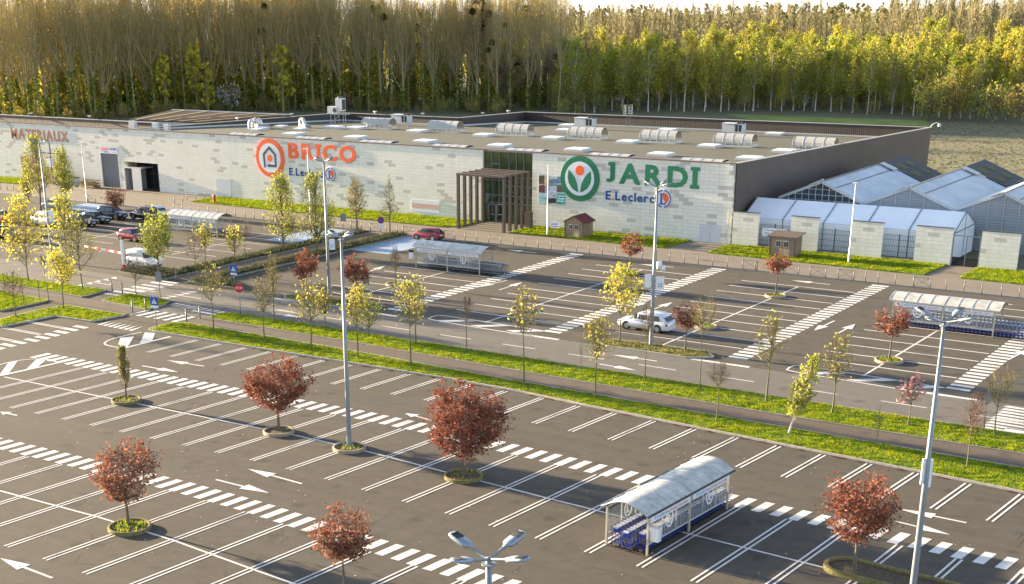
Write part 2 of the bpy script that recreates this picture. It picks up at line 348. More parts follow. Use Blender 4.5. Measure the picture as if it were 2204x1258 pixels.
slab('lawn',[(-240,20),(-125.2,20),(-125.2,83),(-240,83)],.09,M['unseenlawn'],None)  # unseen lawn, added for its green reflection in the entrance glass
# sidewalk in front of the shop and its lawns
mb=MB().prism([(-230,129.9),(40,129.9),(40,142.6),(-230,142.6)],-.02,.07); struct('sidewalk',mb,M['walk'])
k=MB()
for i in range(262): k.bar((-230+i*1.0+.01,129.83,.045),(-229+i*1.0-.01,129.83,.045),.14,.09)
struct('kerb',k,M['kerb'])
P_['shop_lawn_a']=[(-140.5,137.0),(-127.4,136.6),(-113.1,136.2),(-97.3,136.2),(-95.3,137.4),(-95.4,142.35),(-140.3,142.35)]
P_['shop_lawn_b']=[(-87.7,136.7),(-67.6,136.4),(-67.0,142.3),(-87.7,142.3)]
P_['shop_lawn_c']=[(-62.2,136.2),(-39.1,135.5),(-38.7,142.0),(-62.1,142.0)]
P_['shop_lawn_d']=[(-35.8,135.8),(-12,135),(-12,142),(-35.7,141.9)]
P_['shop_lawn_e']=[(-215,137.5),(-178.5,137.5),(-178.2,142.3),(-215,142.3)]
for k_ in 'abcde': slab('lawn',P_['shop_lawn_'+k_],.16,M['turf'],None)
# sloping walkway with planted banks
slab('walkway',[(-102.1,96.2),(-99.4,96.2),(-99.3,129.6),(-102.0,129.6)],.06,M['ramp'])
P_['bank_a']=[(-104.3,99.2),(-102.3,99.0),(-102.2,128.6),(-104.1,128.6)]
P_['bank_b']=[(-99.2,97.5),(-97.4,99.5),(-97.0,129.2),(-99.1,129.3)]
P_['bank_c']=[(-109.7,95.8),(-102.4,95.3),(-102.3,98.7),(-106.9,99.0),(-109.6,97.4)]
P_['bank_d']=[(-99.2,95.6),(-92,95.8),(-96.8,98.7),(-99.1,97.2)]
for k_ in 'abcd': slab('planted_bank',P_['bank_'+k_],.16,M['soil'],M['kerbdark'])
# ================================================================== PAINTED MARKINGS
mk=MB(); wf=MB()
def strip(mb,a,b,w,z=Z3):
    a=np.array(a[:2],float); b=np.array(b[:2],float); d=b-a; d=d/np.linalg.norm(d); o=np.array([-d[1],d[0]])*w/2
    mb.add([(*(a-o),z),(*(b-o),z),(*(b+o),z),(*(a+o),z)],[(0,1,2,3)])
def dbl(a,b):
    o=.15
    for s in (-o,o): strip(mk,(a[0]+s,a[1]),(b[0]+s,b[1]),.115)
def quad(mb,p,z=Z3): mb.add([(x,y,z) for x,y in p],[(0,1,2,3)])
def arrow(mb,p,q,z=Z3,L=2.0,wd=.85,sw=.16):        # shaft from q to head tip p
    p=np.array(p[:2],float); q=np.array(q[:2],float); d=p-q; T=np.linalg.norm(d); d/=T; o=np.array([-d[1],d[0]]); L=min(L,T*.55)
    strip(mb,q,p-d*(L-.02),sw,z); h=p-d*L
    mb.add([(*(h+o*wd/2-d*.0),z+.001),(*(h-o*wd/2),z+.001),(*p,z+.001)],[(0,2,1)])
row1=[-15.8,-18.8,-21.8,-24.6,-27.5,-30.4,-33.3,-36.3,-39.3,-42.3,-45.2,-48.3,-51.4,-54.4,-57.3,-60.0,-62.7,-65.4,-68.1,-70.8,-73.5,-76.1,-78.8,-81.4,-12.8,-9.8,-6.8]
for x in row1: dbl((x,bend(x)+11.1),(x+.42,bend(x)+16.25))
row2=[-80.4,-77.7,-75.1,-72.4,-69.7,-66.9,-64.1,-61.3,-58.5,-55.6,-52.6,-49.5,-46.5,-43.4,-40.3,-37.3,-34.3,-31.25,-28.2,-25.2,-22.2,-19.2,-16.2,-13.2,-10.2,-83.1]
for x in row2: dbl((x,bend(x)-5.35),(x+float(np.interp(x,[-80,-50,-30],[1.05,.9,.6])),bend(x)+4.95))
row3=[-86.5,-83.5,-80.5,-77.6,-74.7,-71.8,-68.8,-65.8,-62.7,-59.7,-56.7,-53.6,-50.5,-47.5,-44.4,-41.4,-38.3,-35.3,-32.2,-29.2,-26.1,-23]
for x in row3: dbl((x,bend(x)-22.8),(x+.85,bend(x)-12.0))
for dy in (0,-17.2):
    cxs=np.arange(-85,2,1.5) if dy==0 else np.arange(-95,2,1.5)
    for x in cxs: strip(mk,(x,bend(x)+dy),(x+1.5,bend(x+1.5)+dy),.14,Z2)
# stepping crossings along the aisles
def crossing_x(x0,x1,yf,pitch,w,L,z=Z2):
    x=x0
    while x<x1:
        y=yf(x); quad(mk,[(x-w/2-.05,y-L/2),(x+w/2-.05,y-L/2),(x+w/2+.12,y+L/2),(x-w/2+.12,y+L/2)],z); x+=pitch(x)
crossing_x(-88.0,2,lambda x:bend(x)+5.9,lambda x:float(np.interp(x,[-70,-50],[1.0,1.08])),.55,1.7)
crossing_x(-96,2,lambda x:bend(x)-11.15,lambda x:1.06,.55,1.65)
# aisle arrows of the near lot
def A(p,q,L=2.0,wd=.8): arrow(mk,at(*p),at(*q),L=L,wd=wd)
A((359,776),(439,789));A((385,802),(306,788));A((534,1010),(650,1042));A((580,1062),(465,1033))
A((0,1202),(113,1245));A((872,890),(930,906),1);A((1930,1095),(2080,1126));A((2046,1152),(1925,1122));A((0,887),(37,895),.8)
# side lot on the left edge: crossing, stalls, rounded islands
for i,(x,y) in enumerate([( -93.2,76.6),(-93.2,75.5),(-93.1,74.4),(-93.0,73.3),(-92.9,72.2),(-92.9,71.1),(-93.2,70.0),(-93.2,68.9),(-93.2,67.8)]): quad(mk,[(x-.8,y-.28),(x+.8,y-.28),(x+.8,y+.28),(x-.8,y+.28)],Z2)
for y in (75.5,72.8,70.05,67.3,64.5):
    for s in (-.16,.16): strip(mk,(-98.9,y+s),(-93.9,y+s),.14)
def line(mb,pts,w,z=Z3):
    for a,b_ in zip(pts,pts[1:]): strip(mb,a,b_,w,z)
def arc(pts,n=6):            # smooth polyline
    P=np.array(pts,float); out=[]
    for i in range(len(P)-1):
        p0=P[max(i-1,0)];p1=P[i];p2=P[i+1];p3=P[min(i+2,len(P)-1)]
        for u in np.linspace(0,1,n,endpoint=False): out.append(.5*((2*p1)+(-p0+p2)*u+(2*p0-5*p1+4*p2-p3)*u*u+(-p0+3*p1-3*p2+p3)*u**3))
    out.append(P[-1]); return out
line(mk,arc([(-87.1,78.0),(-87.4,75.9),(-87.2,74.3),(-86.3,73.3),(-84.1,73.2)]),.16); line(mk,[(-84.1,73.2),(-83.8,78.2)],.3)
quad(mk,[(-87.1,75.6),(-84.9,73.3),(-84.0,73.5),(-86.5,76.6)],Z2); quad(mk,[(-86.8,78.1),(-84.3,75.2),(-84.0,76.3),(-85.9,78.4)],Z2)
line(mk,arc([(-88.6,62.2),(-88.4,64.2),(-88.3,65.6),(-87.7,66.8),(-86.6,67.4),(-84.9,67.3)]),.16); line(mk,[(-84.9,67.3),(-85.6,62.2)],.3)
quad(mk,[(-87.3,67.0),(-85.4,64.5),(-85.2,65.3),(-86.4,67.2)],Z2); quad(mk,[(-88.4,65.2),(-85.8,62.3),(-85.5,62.9),(-88.1,65.8)],Z2)
# far car park: three full blocks plus two on the left
blocks=[(-31.0,99,-36.2),(-47.5,99,-53.2),(-64.0,99,-69.3),(-80.5,99,-86.2)]
ys_=[99.35,102.15,104.95,107.75,110.6,113.4,116.2,119.0,121.8,124.6]
for xc,_,x0 in blocks+[(-14.5,0,-20)]:
    for i,y in enumerate(ys_):
        if xc==-80.5 and y>118: continue
        if xc==-14.5 and y<100: continue
        strip(mk,(x0,y),(xc+5.5,y),.17)
    strip(mk,(xc+.1,124.7 if xc!=-80.5 else 116.2),(xc-.3,96.4),.16,Z2)
    y=96.5
    while y<129.2:
        quad(mk,[(xc+5.65,y-.27),(xc+7.25,y-.27),(xc+7.25,y+.27),(xc+5.65,y+.27)],Z2); y+=.95
    strip(mk,(xc+3.6,94.35),(xc+8.3,94.35),.42)
for xc in (-112.5,-129,-145.5):
    for i,y in enumerate(ys_):
        if y<103 and xc>-120: continue
        if y<123: strip(wf,(xc-5.2,y),(xc+5.3,y),.15)
    strip(wf,(xc,122),(xc,99),.15,Z2)
# hatched noses at the foot of the stall blocks
for xc,x0,x1 in ((-64,-69.4,-57),(-31,-36.6,-26.5)):
    line(mk,arc([(x1,96.3),(xc,96.6),(x0+.6,96.7),(x0,96.2),(x0,95.5),(x0+.6,94.9),(xc,94.5),(x1-1,94.3)]),.16)
    for i in range(3):
        X=x0+1+i*3.6; quad(mk,[(X,94.85),(X+1.0,94.75),(X+3.1,96.35),(X+2.1,96.45)],Z2)
for p,q in (((1027,619),(1092,604)),((1125,608),(1074,625)),((1752,712),(1796,691)),((1841,698),(1804,718)),((1448,651),(1405,667)),((1362,662),(1400,645)),((1703,604),(1787,613)),((2082,645),(2180,657)),((1089,538),(1154,545)),((1376,569),(1450,576)),((2215,752),(2170,775)),((829,573),(790,587))):
    A(p,q,2.0,.9)
# road: centre line, arrows, teeth before the crossings
for x in np.arange(-108,40,6.15):
    if -95<x<-86: continue
    strip(mk,(x,90.7),(x+3.1,90.68),.13)
for p,q in (((1317,764),(1414,778)),((1371,798),(1290,784)),((651,684),(585,675)),((637,661),(705,671)),((0,483),(37,489)),): A(p,q,2.2,.8)
strip(mk,(-83.1,90.9),(-81,90.9),.13)
for i in range(7):    # pedestrian crossing between the verges
    x=-93.4+i*1.13; quad(mk,[(x-.26,82.3),(x+.26,82.3),(x+.42,84.7),(x-.1,84.7)],Z3)
for i in range(5):
    y=88.9+i*1.25; quad(mk,[(-102.7,y-.27),(-99.7,y-.27),(-99.7,y+.27),(-102.7,y+.27)],Z3)
quad(mk,[(-102.6,87.4),(-100.5,87.4),(-100.5,87.8),(-102.6,87.8)],Z3); quad(mk,[(-102.4,94.6),(-100,94.6),(-100,95.1),(-102.4,95.1)],Z3)
def teeth(a,b,n,L,side=1):
    a=np.array(a,float); b=np.array(b,float); d=(b-a)/n; u=d/np.linalg.norm(d); o=np.array([-u[1],u[0]])*side
    for i in range(n):
        p=a+d*i; mk.add([(*p,Z3),(*(p+d*.7),Z3),(*(p+o*L),Z3)],[(0,1,2) if side>0 else (0,2,1)])
teeth((-92.7,78.0),(-88.0,77.9),7,1.7); teeth((-93.2,88.1),(-84.6,87.6),11,-.9*-1,-1); teeth((-108.0,88.9),(-108,94.3),5,1.0,-1); teeth((-95.4,89),(-95.2,93.2),5,1.1,1)
strip(mk,(-89.6,86.5),(-85.7,86.4),.35); strip(mk,(-87,94.5),(-82.2,94.5),.35)
quad(mk,[tuple(at(*q)[:2]) for q in ((2204,880),(2122,882),(2175,850),(2204,840))] if False else [(-19.4,88.3),(-16.5,88.3),(-16.5,88.9),(-19.4,88.9)])
for i in range(9): mk.add([(-20.8+i*.0,88.0+i*.7,Z3),(-16.6,88.1+i*.7,Z3),(-20.6,88.45+i*.7,Z3)],[(0,1,2)])
struct('road_markings',mk,M['white']); struct('worn_road_markings',wf,M['whitefaint'])
# light blue disabled bays with a white outline and a white figure
bl=MB()
for (x0,y0,x1,y1) in ((-97.0,118.6,-91.7,129.2),(-110,118.8,-104.6,129.0),(-153,123.5,-146.5,129.2)):
    quad(bl,[(x0,y0),(x1,y0),(x1,y1),(x0,y1)],Z1)
struct('blue_bay_paint',bl,M['bluep'])
bw=MB()
for (x0,y0,x1,y1) in ((-97.0,118.6,-91.7,129.2),(-110,118.8,-104.6,129.0)):
    for y in (y0+.1,y0+3.4,y0+6.9,y1-.1): strip(bw,(x0,y),(x1,y),.13,Z2)
    for y in (y0+1.7,y0+5.1,y0+8.5):
        cx_=(x0+x1)/2; line(bw,arc([(cx_-.5,y-.5),(cx_-.9,y),(cx_-.4,y+.5),(cx_+.1,y+.4)]),.12,Z2); line(bw,[(cx_-.5,y),(cx_+.4,y),(cx_+.7,y-.5)],.12,Z2)
struct('bay_markings',bw,M['whitefaint'])
# ------------------------------------------------------------------ grass
rg=np.random.default_rng(5)
def inside(poly,P):
    x,y=P[:,0],P[:,1]; c=np.zeros(len(P),bool); n=len(poly)
    for i in range(n):
        x1,y1=poly[i]; x2,y2=poly[(i+1)%n]
        if y1==y2: continue
        c^=((y1>y)!=(y2>y))&(x<(x2-x1)*(y-y1)/(y2-y1)+x1)
    return c
def grow(name,polys,dens,h,wd,z,m,clump=.6,wob=.5):
    mb=MB()
    for poly in polys:
        P=np.array(poly); lo,hi=P.min(0),P.max(0); n=int(dens*(hi-lo).prod())
        Q=rg.uniform(lo,hi,(n,2)); Q=Q[inside(poly,Q)]
        f=np.sin(Q[:,0]*3.1+2*np.sin(Q[:,1]*2.3))*np.sin(Q[:,1]*4.1+1.7*np.sin(Q[:,0]*1.9)); f2=np.sin(Q[:,0]*.8+1.3)*np.sin(Q[:,1]*1.1)
        keep=rg.random(len(Q))<.55+.45*clump*f+.15*f2; Q=Q[keep]; f=f[keep]
        n=len(Q); hh=h*(.55+.45*rg.random(n))*(1+.45*f); a=rg.uniform(0,2*np.pi,n); dx=np.stack([np.cos(a),np.sin(a),0*a],1)*wd*.5*(1+rg.random(n))[:,None]
        B=np.stack([Q[:,0],Q[:,1],np.full(n,z)],1); lean=rg.normal(0,wob,(n,2))*hh[:,None]
        T=B+np.stack([lean[:,0],lean[:,1],hh],1)
        V=np.stack([B-dx,B+dx,T],1).reshape(-1,3); mb.add(V,np.arange(3*n).reshape(n,3))
    return tag(mb.build(name,m),{'grass':'bright green tufted grass growing on the verges and shop lawns'}.get(name),'grass',kind='stuff')
g=grow('grass',[P_['verge_near'],P_['verge_road'],P_['verge_corner'],P_['verge_crossing'],P_['verge_west'],P_['lawn_west'][:]],420,.12,.032,.10,M['grass'],.3)
g=grow('grass',[P_['shop_lawn_'+k_] for k_ in 'abcde'],210,.16,.05,.16,M['grass'],.35); g['label']='bright green grass on the strips along the shop front'
g=grow('grass',[P_['island_west'],P_['island_middle']],200,.16,.045,.10,M['drygrass']); g['label']='short yellowed grass on the two traffic islands'
g=grow('ground_cover',[P_['bank_'+k_] for k_ in 'abcd'],170,.42,.09,.16,M['hedge'],.3); g['label']='low grey green shrubs covering the banks beside the walkway'; g['category']='ground cover'
# dark red fallen petals along the near kerb
mb=MB(); n=2600; x=rg.uniform(-75,-12,n); k=np.sin(x*2.1)*np.sin(x*.93+1)+.7*np.sin(x*5); x=x[k>.35]; n=len(x)
Q=np.stack([x,np.array([kY(v) for v in x])-.22-np.abs(rg.normal(0,.10,n)),np.full(n,.02)],1); a=rg.uniform(0,6.3,n); U=np.stack([np.cos(a),np.sin(a),0*a],1)*.035
mb.quads(Q,U,np.cross(U,[0,0,1.])); M['petal']=leafmat('petals',[(.10,.02,.015),(.2,.05,.03)],.1)
tag(mb.build('fallen_petals',M['petal']),'dark red fallen petals lying along the kerb of the verge','petals',kind='stuff')
# small litter specks
mb=MB(); Q=np.stack([rg.uniform(-85,-12,260),rg.uniform(40,78,260),np.full(260,.016)],1); a=rg.uniform(0,6.3,260); U=np.stack([np.cos(a),np.sin(a),0*a],1)*rg.uniform(.015,.05,260)[:,None]; mb.quads(Q,U,np.cross(U,[0,0,1.])*.8)
tag(mb.build('litter_specks',mat('litter',(.55,.5,.42))),'tiny pale specks of grit scattered over the car park','litter',kind='stuff')
# rough meadow behind the shop on the right, with taller dry grass
M['meadow']=leafmat('meadow_blades',[(.13,.125,.055),(.18,.16,.08),(.21,.18,.10),(.13,.14,.055)],.15)
struct('meadow',MB().add([(*at(*q)[:2],-.01) for q in ((1560,246),(1640,262),(2010,272),(1990,260))],[(0,1,2,3)]),mat('bright_meadow',(.22,.27,.05),.95,0,.3,.15))
g=grow('meadow_grass',[[(-78,214),(10,214),(10,292),(-90,300)]],2.2,.14,.30,-.03,M['meadow'],.8,.4); g['label']='rough olive and straw coloured meadow grass beside the shop'
# ================================================================== SHOP BUILDING
def panelmat(name,z0=0.):
    m,t,b=_nm(name); c=t.nodes.new('ShaderNodeTexCoord'); s=t.nodes.new('ShaderNodeSeparateXYZ'); cb=t.nodes.new('ShaderNodeCombineXYZ')
    t.links.new(c.outputs['Object'],s.inputs[0]); t.links.new(s.outputs[0],cb.inputs[0]); t.links.new(s.outputs[2],cb.inputs[1])
    br=t.nodes.new('ShaderNodeTexBrick'); br.offset=.5; br.inputs['Scale'].default_value=1; br.inputs['Mortar Size'].default_value=.016; br.inputs['Mortar Smooth'].default_value=.3
    br.inputs['Brick Width'].default_value=1.17; br.inputs['Row Height'].default_value=.396; br.inputs['Bias'].default_value=0
    br.inputs['Color1'].default_value=(0,0,0,1); br.inputs['Color2'].default_value=(1,1,1,1); br.inputs['Mortar'].default_value=(0,0,0,1)
    t.links.new(cb.outputs[0],br.inputs['Vector'])
    o=objco(t); n=noise(t,.5,4,.6,o); fine=noise(t,12,3,.6,o)
    tone=ramp(t,br.outputs[0],[(0,(.77,.745,.64)),(.25,(.81,.785,.68)),(.5,(.785,.76,.655)),(.72,(.83,.80,.70)),(.885,(.50,.475,.42)),(1,(.56,.535,.47))],'CONSTANT')
    tone=mixc(t,.12,tone,ramp(t,n,[(.3,(.60,.59,.50)),(.7,(.80,.79,.70))])); tone=mixc(t,.08,tone,ramp(t,fine,[(.3,(.3,.3,.25)),(.7,(.8,.8,.7))]))
    # rain streaks below the coping
    st=noise(t,1.2,3,.5,objco(t,(1.5,1.5,.08))); tone=mixc(t,ramp(t,st,[(.5,(0,0,0)),(.75,(.16,.16,.16))]),tone,(.40,.38,.30))
    t.links.new(mixc(t,br.outputs['Fac'],tone,(.50,.48,.41)),b.inputs['Base Color']); b.inputs['Roughness'].default_value=.8; b.inputs['Specular IOR Level'].default_value=.25
    inv=t.nodes.new('ShaderNodeMath'); inv.operation='SUBTRACT'; inv.inputs[0].default_value=1; t.links.new(br.outputs['Fac'],inv.inputs[1]); bump(t,b,inv.outputs[0],.5,.02); return m
def ribmat(name,c,axis=0,pitch=.33,var=.18):
    m,t,b=_nm(name); o=objco(t); s=t.nodes.new('ShaderNodeSeparateXYZ'); t.links.new(o,s.inputs[0])
    ad=t.nodes.new('ShaderNodeMath'); ad.operation='ADD'; t.links.new(s.outputs[0],ad.inputs[0]); t.links.new(s.outputs[1],ad.inputs[1])
    src=ad.outputs[0] if axis=='xy' else s.outputs[axis]
    k=t.nodes.new('ShaderNodeMath'); k.operation='MULTIPLY'; k.inputs[1].default_value=1/pitch; t.links.new(src,k.inputs[0])
    fr=t.nodes.new('ShaderNodeMath'); fr.operation='PINGPONG'; fr.inputs[1].default_value=.5; t.links.new(k.outputs[0],fr.inputs[0])
    n=noise(t,.25,4,.6,o); base=ramp(t,n,[(.3,dk(c,1-var)),(.7,dk(c,1+var))])
    t.links.new(mixc(t,ramp(t,fr.outputs[0],[(0,(.55,.55,.55)),(.12,(0,0,0))]),base,dk(c,.4)),b.inputs['Base Color']); b.inputs['Roughness'].default_value=.55
    bump(t,b,fr.outputs[0],.6,.06); return m
M['panel']=panelmat('stone_cladding')
M['brown']=ribmat('brown_sheet',(.050,.036,.030),'xy',.30)
M['brownwall']=ribmat('brown_wall_sheet',(.088,.062,.048),'xy',.42)
M['coping']=mat('coping',(.42,.39,.34),.5,.3)
M['rust']=mat('brown_trim',(.16,.10,.075),.5)
M['roofing']=asphalt('roof_felt',(.078,.080,.054),(.104,.105,.074),.5,.25,.06)
M['whitepl']=mat('white_metal',(.56,.57,.55),.4,0,.06)
M['galv']=mat('galvanised_steel',(.24,.27,.29),.5,.35,.12,6)
M['galvl']=mat('pale_steel',(.55,.56,.55),.45,.4,.1,5)
M['dgrey']=mat('anthracite',(.045,.047,.05),.5)
M['mgrey']=mat('grey_paint',(.16,.165,.165),.5)
M['black']=mat('black_rubber',(.018,.018,.018),.7)
M['orange']=mat('orange_sign',(.90,.13,.025),.45,0,.04)
M['green']=mat('green_sign',(.015,.18,.085),.45,0,.05)
M['navy']=mat('navy_sign',(.018,.07,.27),.45,0,.04)
M['signwhite']=mat('sign_white',(.74,.75,.78),.4,0,.03)
M['copper']=mat('copper_letters',(.34,.12,.04),.5,0,.08)
M['signdark']=mat('charcoal_sign',(.06,.06,.058),.5)
M['door']=mat('pale_door',(.56,.58,.61),.5,0,.05)
M['shutter']=ribmat('roller_shutter',(.145,.155,.16),2,.12,.08)
M['cglass']=glass('curtain_glass',(.035,.06,.022),.03)  # green base colour paints in the reflected greenery
M['dglass']=glass('dark_glass',(.02,.028,.03),.05)
M['wood']=ribmat('weathered_wood',(.30,.215,.14),'xy',.14,.35)
M['pergola']=mat('dark_timber',(.115,.088,.070),.75,0,.35,7,bmp=.3)
M['redroof']=mat('red_roof_felt',(.16,.035,.035),.75,0,.2)
M['beige']=mat('beige_render',(.62,.52,.33),.8)
M['poly']=mat('polycarbonate',(.42,.41,.38),.35,0,.08,2)
FY=142.4
shop=thing('shop_building','long low retail building clad in pale stone panels with brown sheet sides','building',(-125,FY,0))
O=np.array([-125,FY,0])
def L3(x,y,z): return (x-O[0],y-O[1],z)
def lb(mb,a,b,mi=0): return mb.box(L3(*a),L3(*b),mi)
def topz(Y): return 9.22 if abs(Y-147.5)<.01 else 8.75-.026*(Y-FY)
def rz_(Y): return 8.52-.048*(Y-FY)
# front wall with its openings: shutter, recess, double door, glazed entrance
ops=[(-164.6,-160.4,0,6.1),(-159.3,-152.2,0,4.05),(-95.2,-88.1,0,8.75)]
mb=MB(); xs_=[-216]+[v for o_ in ops for v in o_[:2]]+[-62.4]; xs_.sort()
for a,b_ in zip(xs_,xs_[1:]):
    o_=[q for q in ops if abs(q[0]-a)<.01]
    z0=o_[0][3] if o_ else 0
    if z0<8.7: lb(mb,(a,FY,z0),(b_,FY+.35,8.72))
part('front_wall',mb,M['panel'],shop)
# recess
mb=MB(); lb(mb,(-159.3,FY+.36,0),(-159.1,FY+3,4.05)); part('recess_wall',mb,M['beige'],shop)
mb=MB(); lb(mb,(-159.1,FY+2.9,0),(-152.2,FY+3.1,4.05)); lb(mb,(-159.3,FY+.36,4.06),(-152.2,FY+3.1,4.2)); lb(mb,(-152.2,FY+.36,0),(-152.0,FY+3,4.05)); part('recess_back',mb,M['dgrey'],shop)
mb=MB()
for x in np.arange(-157.5,-152.3,1.05): lb(mb,(x,FY+2.84,0),(x+.06,FY+2.895,4.0))
lb(mb,(-159,FY+2.83,2.1),(-152.3,FY+2.9,2.2)); part('glazing_bars',mb,M['mgrey'],shop)
mb=MB(); lb(mb,(-158.9,FY-.6,0),(-158.75,FY+2,3.2)); lb(mb,(-157.2,FY-.6,0),(-157.05,FY+2,3.2)); lb(mb,(-158.9,FY-.6,3.2),(-155.3,FY+2,3.32)); lb(mb,(-157.04,FY-.6,0),(-155.3,FY-.5,3.2)); part('porch_box',mb,M['galvl'],shop)
# shutter
mb=MB(); lb(mb,(-164.35,FY+.12,0),(-160.6,FY+.2,5.0)); sh=part('roller_shutter',mb,M['shutter'],shop)
for xa,xb in ((-164.6,-164.36),(-160.6,-160.4)): mb=MB(); lb(mb,(xa,FY-.03,0),(xb,FY+.3,6.1)); part('shutter_frame',mb,M['galvl'],shop)
# glazed entrance
mb=MB(); lb(mb,(-95.1,FY+.28,0),(-88.2,FY+.34,8.62)); part('curtain_glass',mb,M['cglass'],shop)
mb=MB()
for x in (-95.15,-94.05,-93.0,-91.6,-90.55,-89.5,-88.25): lb(mb,(x,FY+.16,0),(x+.08,FY+.275,8.6))
for z,xa,xb in ((7.1,-94.05,-93),(5.15,-95.1,-91.6),(5.6,-90.55,-88.2),(3.35,-95.1,-88.2),(2.45,-95.1,-88.2),(4.55,-91.6,-88.2),(8.5,-95.1,-88.2),(0.0,-95.1,-88.2)): lb(mb,(xa,FY+.17,z),(xb,FY+.27,z+.1))
part('window_frame',mb,M['mgrey'],shop)
mb=MB(); 
for x in (-94.4,-93.3): lb(mb,(x,FY+.08,.05),(x+1.0,FY+.14,2.35))
en=part('entrance_door',mb,M['dglass'],shop)
mb=MB()
for x in (-94.4,-93.3):
    for a,b_ in (((x,.05),(x+.08,2.35)),((x+.92,.05),(x+1,2.35)),((x,2.25),(x+1,2.35)),((x,.05),(x+1,.15)),((x,1.05),(x+1,1.13))): lb(mb,(a[0],FY+.04,a[1]),(b_[0],FY+.078,b_[1]))
part('door_frame',mb,M['galv'],en)
# service doors
for x0,x1,h in ((-66.1,-63.6,2.05),(-140.6,-137.8,2.7)):
    mb=MB(); lb(mb,(x0,FY-.05,0.07),((x0+x1)/2-.01,FY-.004,h)); lb(mb,((x0+x1)/2+.01,FY-.05,0.07),(x1,FY-.004,h)); part('service_door',mb,M['door'],shop)
mb=MB(); lb(mb,(-62.75,FY-.1,0.1),(-62.55,FY-.004,3.8)); part('drainpipe',mb,M['whitepl'],shop)
# sides and stepped brown parapets
def pwall(x0,y0,x1,y1,t=.3,z0=None):
    mb=MB(); n=12
    for i in range(n):
        a=(x0+(x1-x0)*i/n,y0+(y1-y0)*i/n); b_=(x0+(x1-x0)*(i+1)/n,y0+(y1-y0)*(i+1)/n)
        za,zb=topz(a[1]),topz(b_[1]); d=np.array([b_[0]-a[0],b_[1]-a[1]]); d/=np.linalg.norm(d); o=np.array([-d[1],d[0]])*t/2
        V=[L3(p[0]+s*o[0],p[1]+s*o[1],z) for p,zz in ((a,za),(b_,zb)) for s,z in ((-1,0),(1,0),(1,zz),(-1,zz))]
        mb.add(V,[(0,4,5,1),(1,5,6,2),(2,6,7,3),(3,7,4,0),(0,1,2,3),(4,7,6,5)])
    return mb
XR,YB=-62.4,211.5
part('side_wall',pwall(XR,FY+.36,XR,YB),M['brownwall'],shop)
segs=[(-132.5,205.5,XR,YB),(-132.5,191.2,-132.5,205.5),(-157.3,191.2,-132.5,191.2),(-157.3,FY+.4,-157.3,191.2),(-216,147.5,-157.3,147.5)]
segs[0]=(-132.5,YB,XR,YB); segs[1]=(-132.5,191.2,-132.5,YB)
for s_ in segs: part('parapet',pwall(*s_),M['brown'],shop)
def cap(x0,y0,x1,y1,w=.42,dz=.0,m='coping'):
    mb=MB(); mb.bar(L3(x0,y0,topz(y0)+.04+dz),L3(x1,y1,topz(y1)+.04+dz),w,.08); return mb
for s_ in segs+[(XR,FY+.2,XR,YB+.2)]: part('coping',cap(*s_),M['coping'],shop)
mb=MB(); mb.bar(L3(-216,FY+.12,8.77),L3(XR+.1,FY+.12,8.77),.5,.1); part('eaves_trim',mb,M['rust'],shop)
# roof
mb=MB(); P=[(-157.2,FY+.36),(XR-.15,FY+.36),(XR-.15,YB-.1),(-132.4,YB-.1),(-132.4,191.1),(-157.2,191.1)]
mb.poly([L3(x,y,rz_(y)) for x,y in P]); part('roof',mb,M['roofing'],shop)
mb=MB(); mb.poly([L3(-216,FY+.36,8.3),L3(-157.4,FY+.36,8.3),L3(-157.4,147.3,8.3),L3(-216,147.3,8.3)]); part('roof',mb,M['roofing'],shop)
mb=MB()  # pale flashing line where the roof meets the parapets
for a,b_ in (((-157.1,FY+.5),(-157.1,191)),((-157.1,190.95),(-132.6,190.95)),((-132.3,191),(-132.3,YB-.3)),((-132.3,YB-.25),(XR-.3,YB-.25)),((XR-.25,YB-.3),(XR-.25,FY+.6))):
    mb.bar(L3(a[0],a[1],rz_(a[1])+.14),L3(b_[0],b_[1],rz_(b_[1])+.14),.06,.22)
mb.xform(np.eye(4)); part('flashing',mb,M['whitepl'],shop)
def vaultmesh(L,w,h,open_=True):
    """barrel skylight: translucent half barrel on a row of pale posts and an upstand"""
    fr=MB(); gl=MB(); th=np.linspace(0,np.pi,9)
    pr_=[(-math.cos(t)*w/2,h*.0+math.sin(t)*h) for t in th]
    z0=.55 if open_ else .12
    for i in range(8):
        (a,za),(b_,zb)=pr_[i],pr_[i+1]
        gl.add([(0,a,z0+za),(L,a,z0+za),(L,b_,z0+zb),(0,b_,z0+zb)],[(0,1,2,3)]); gl.add([(0,b_,z0+zb-.04),(L,b_,z0+zb-.04),(L,a,z0+za-.04),(0,a,z0+za-.04)],[(0,1,2,3)])
    fr.box((-.05,-w/2-.08,-.2),(L+.05,-w/2+.04,.14)); fr.box((-.05,w/2-.04,-.2),(L+.05,w/2+.08,.14)); fr.box((-.05,-w/2+.05,-.2),(.07,w/2-.05,.14)); fr.box((L-.07,-w/2+.05,-.2),(L+.05,w/2-.05,.14))
    for x in np.linspace(0,L,7):
        for y in (-w/2,w/2): fr.box((x-.04,y-.04,.14),(x+.04,y+.04,z0+.02))
    P=np.array([[(x,a,z0+z+.02) for a,z in pr_] for x in np.linspace(0,L,5)]); fr.tubes(P,np.full(P.shape[:2],.018),4)
    dkm=MB().box((.1,-w/2+.1,.02),(L-.1,w/2-.1,.06))
    return fr,gl,dkm
def flatlight():
    fr=MB().box((0,0,-.3),(2.6,2.4,.14)); gl=MB().box((.08,.08,.14),(2.52,2.32,.22)); return fr,gl
M['skylightdark']=mat('skylight_well',(.10,.11,.12),.5)
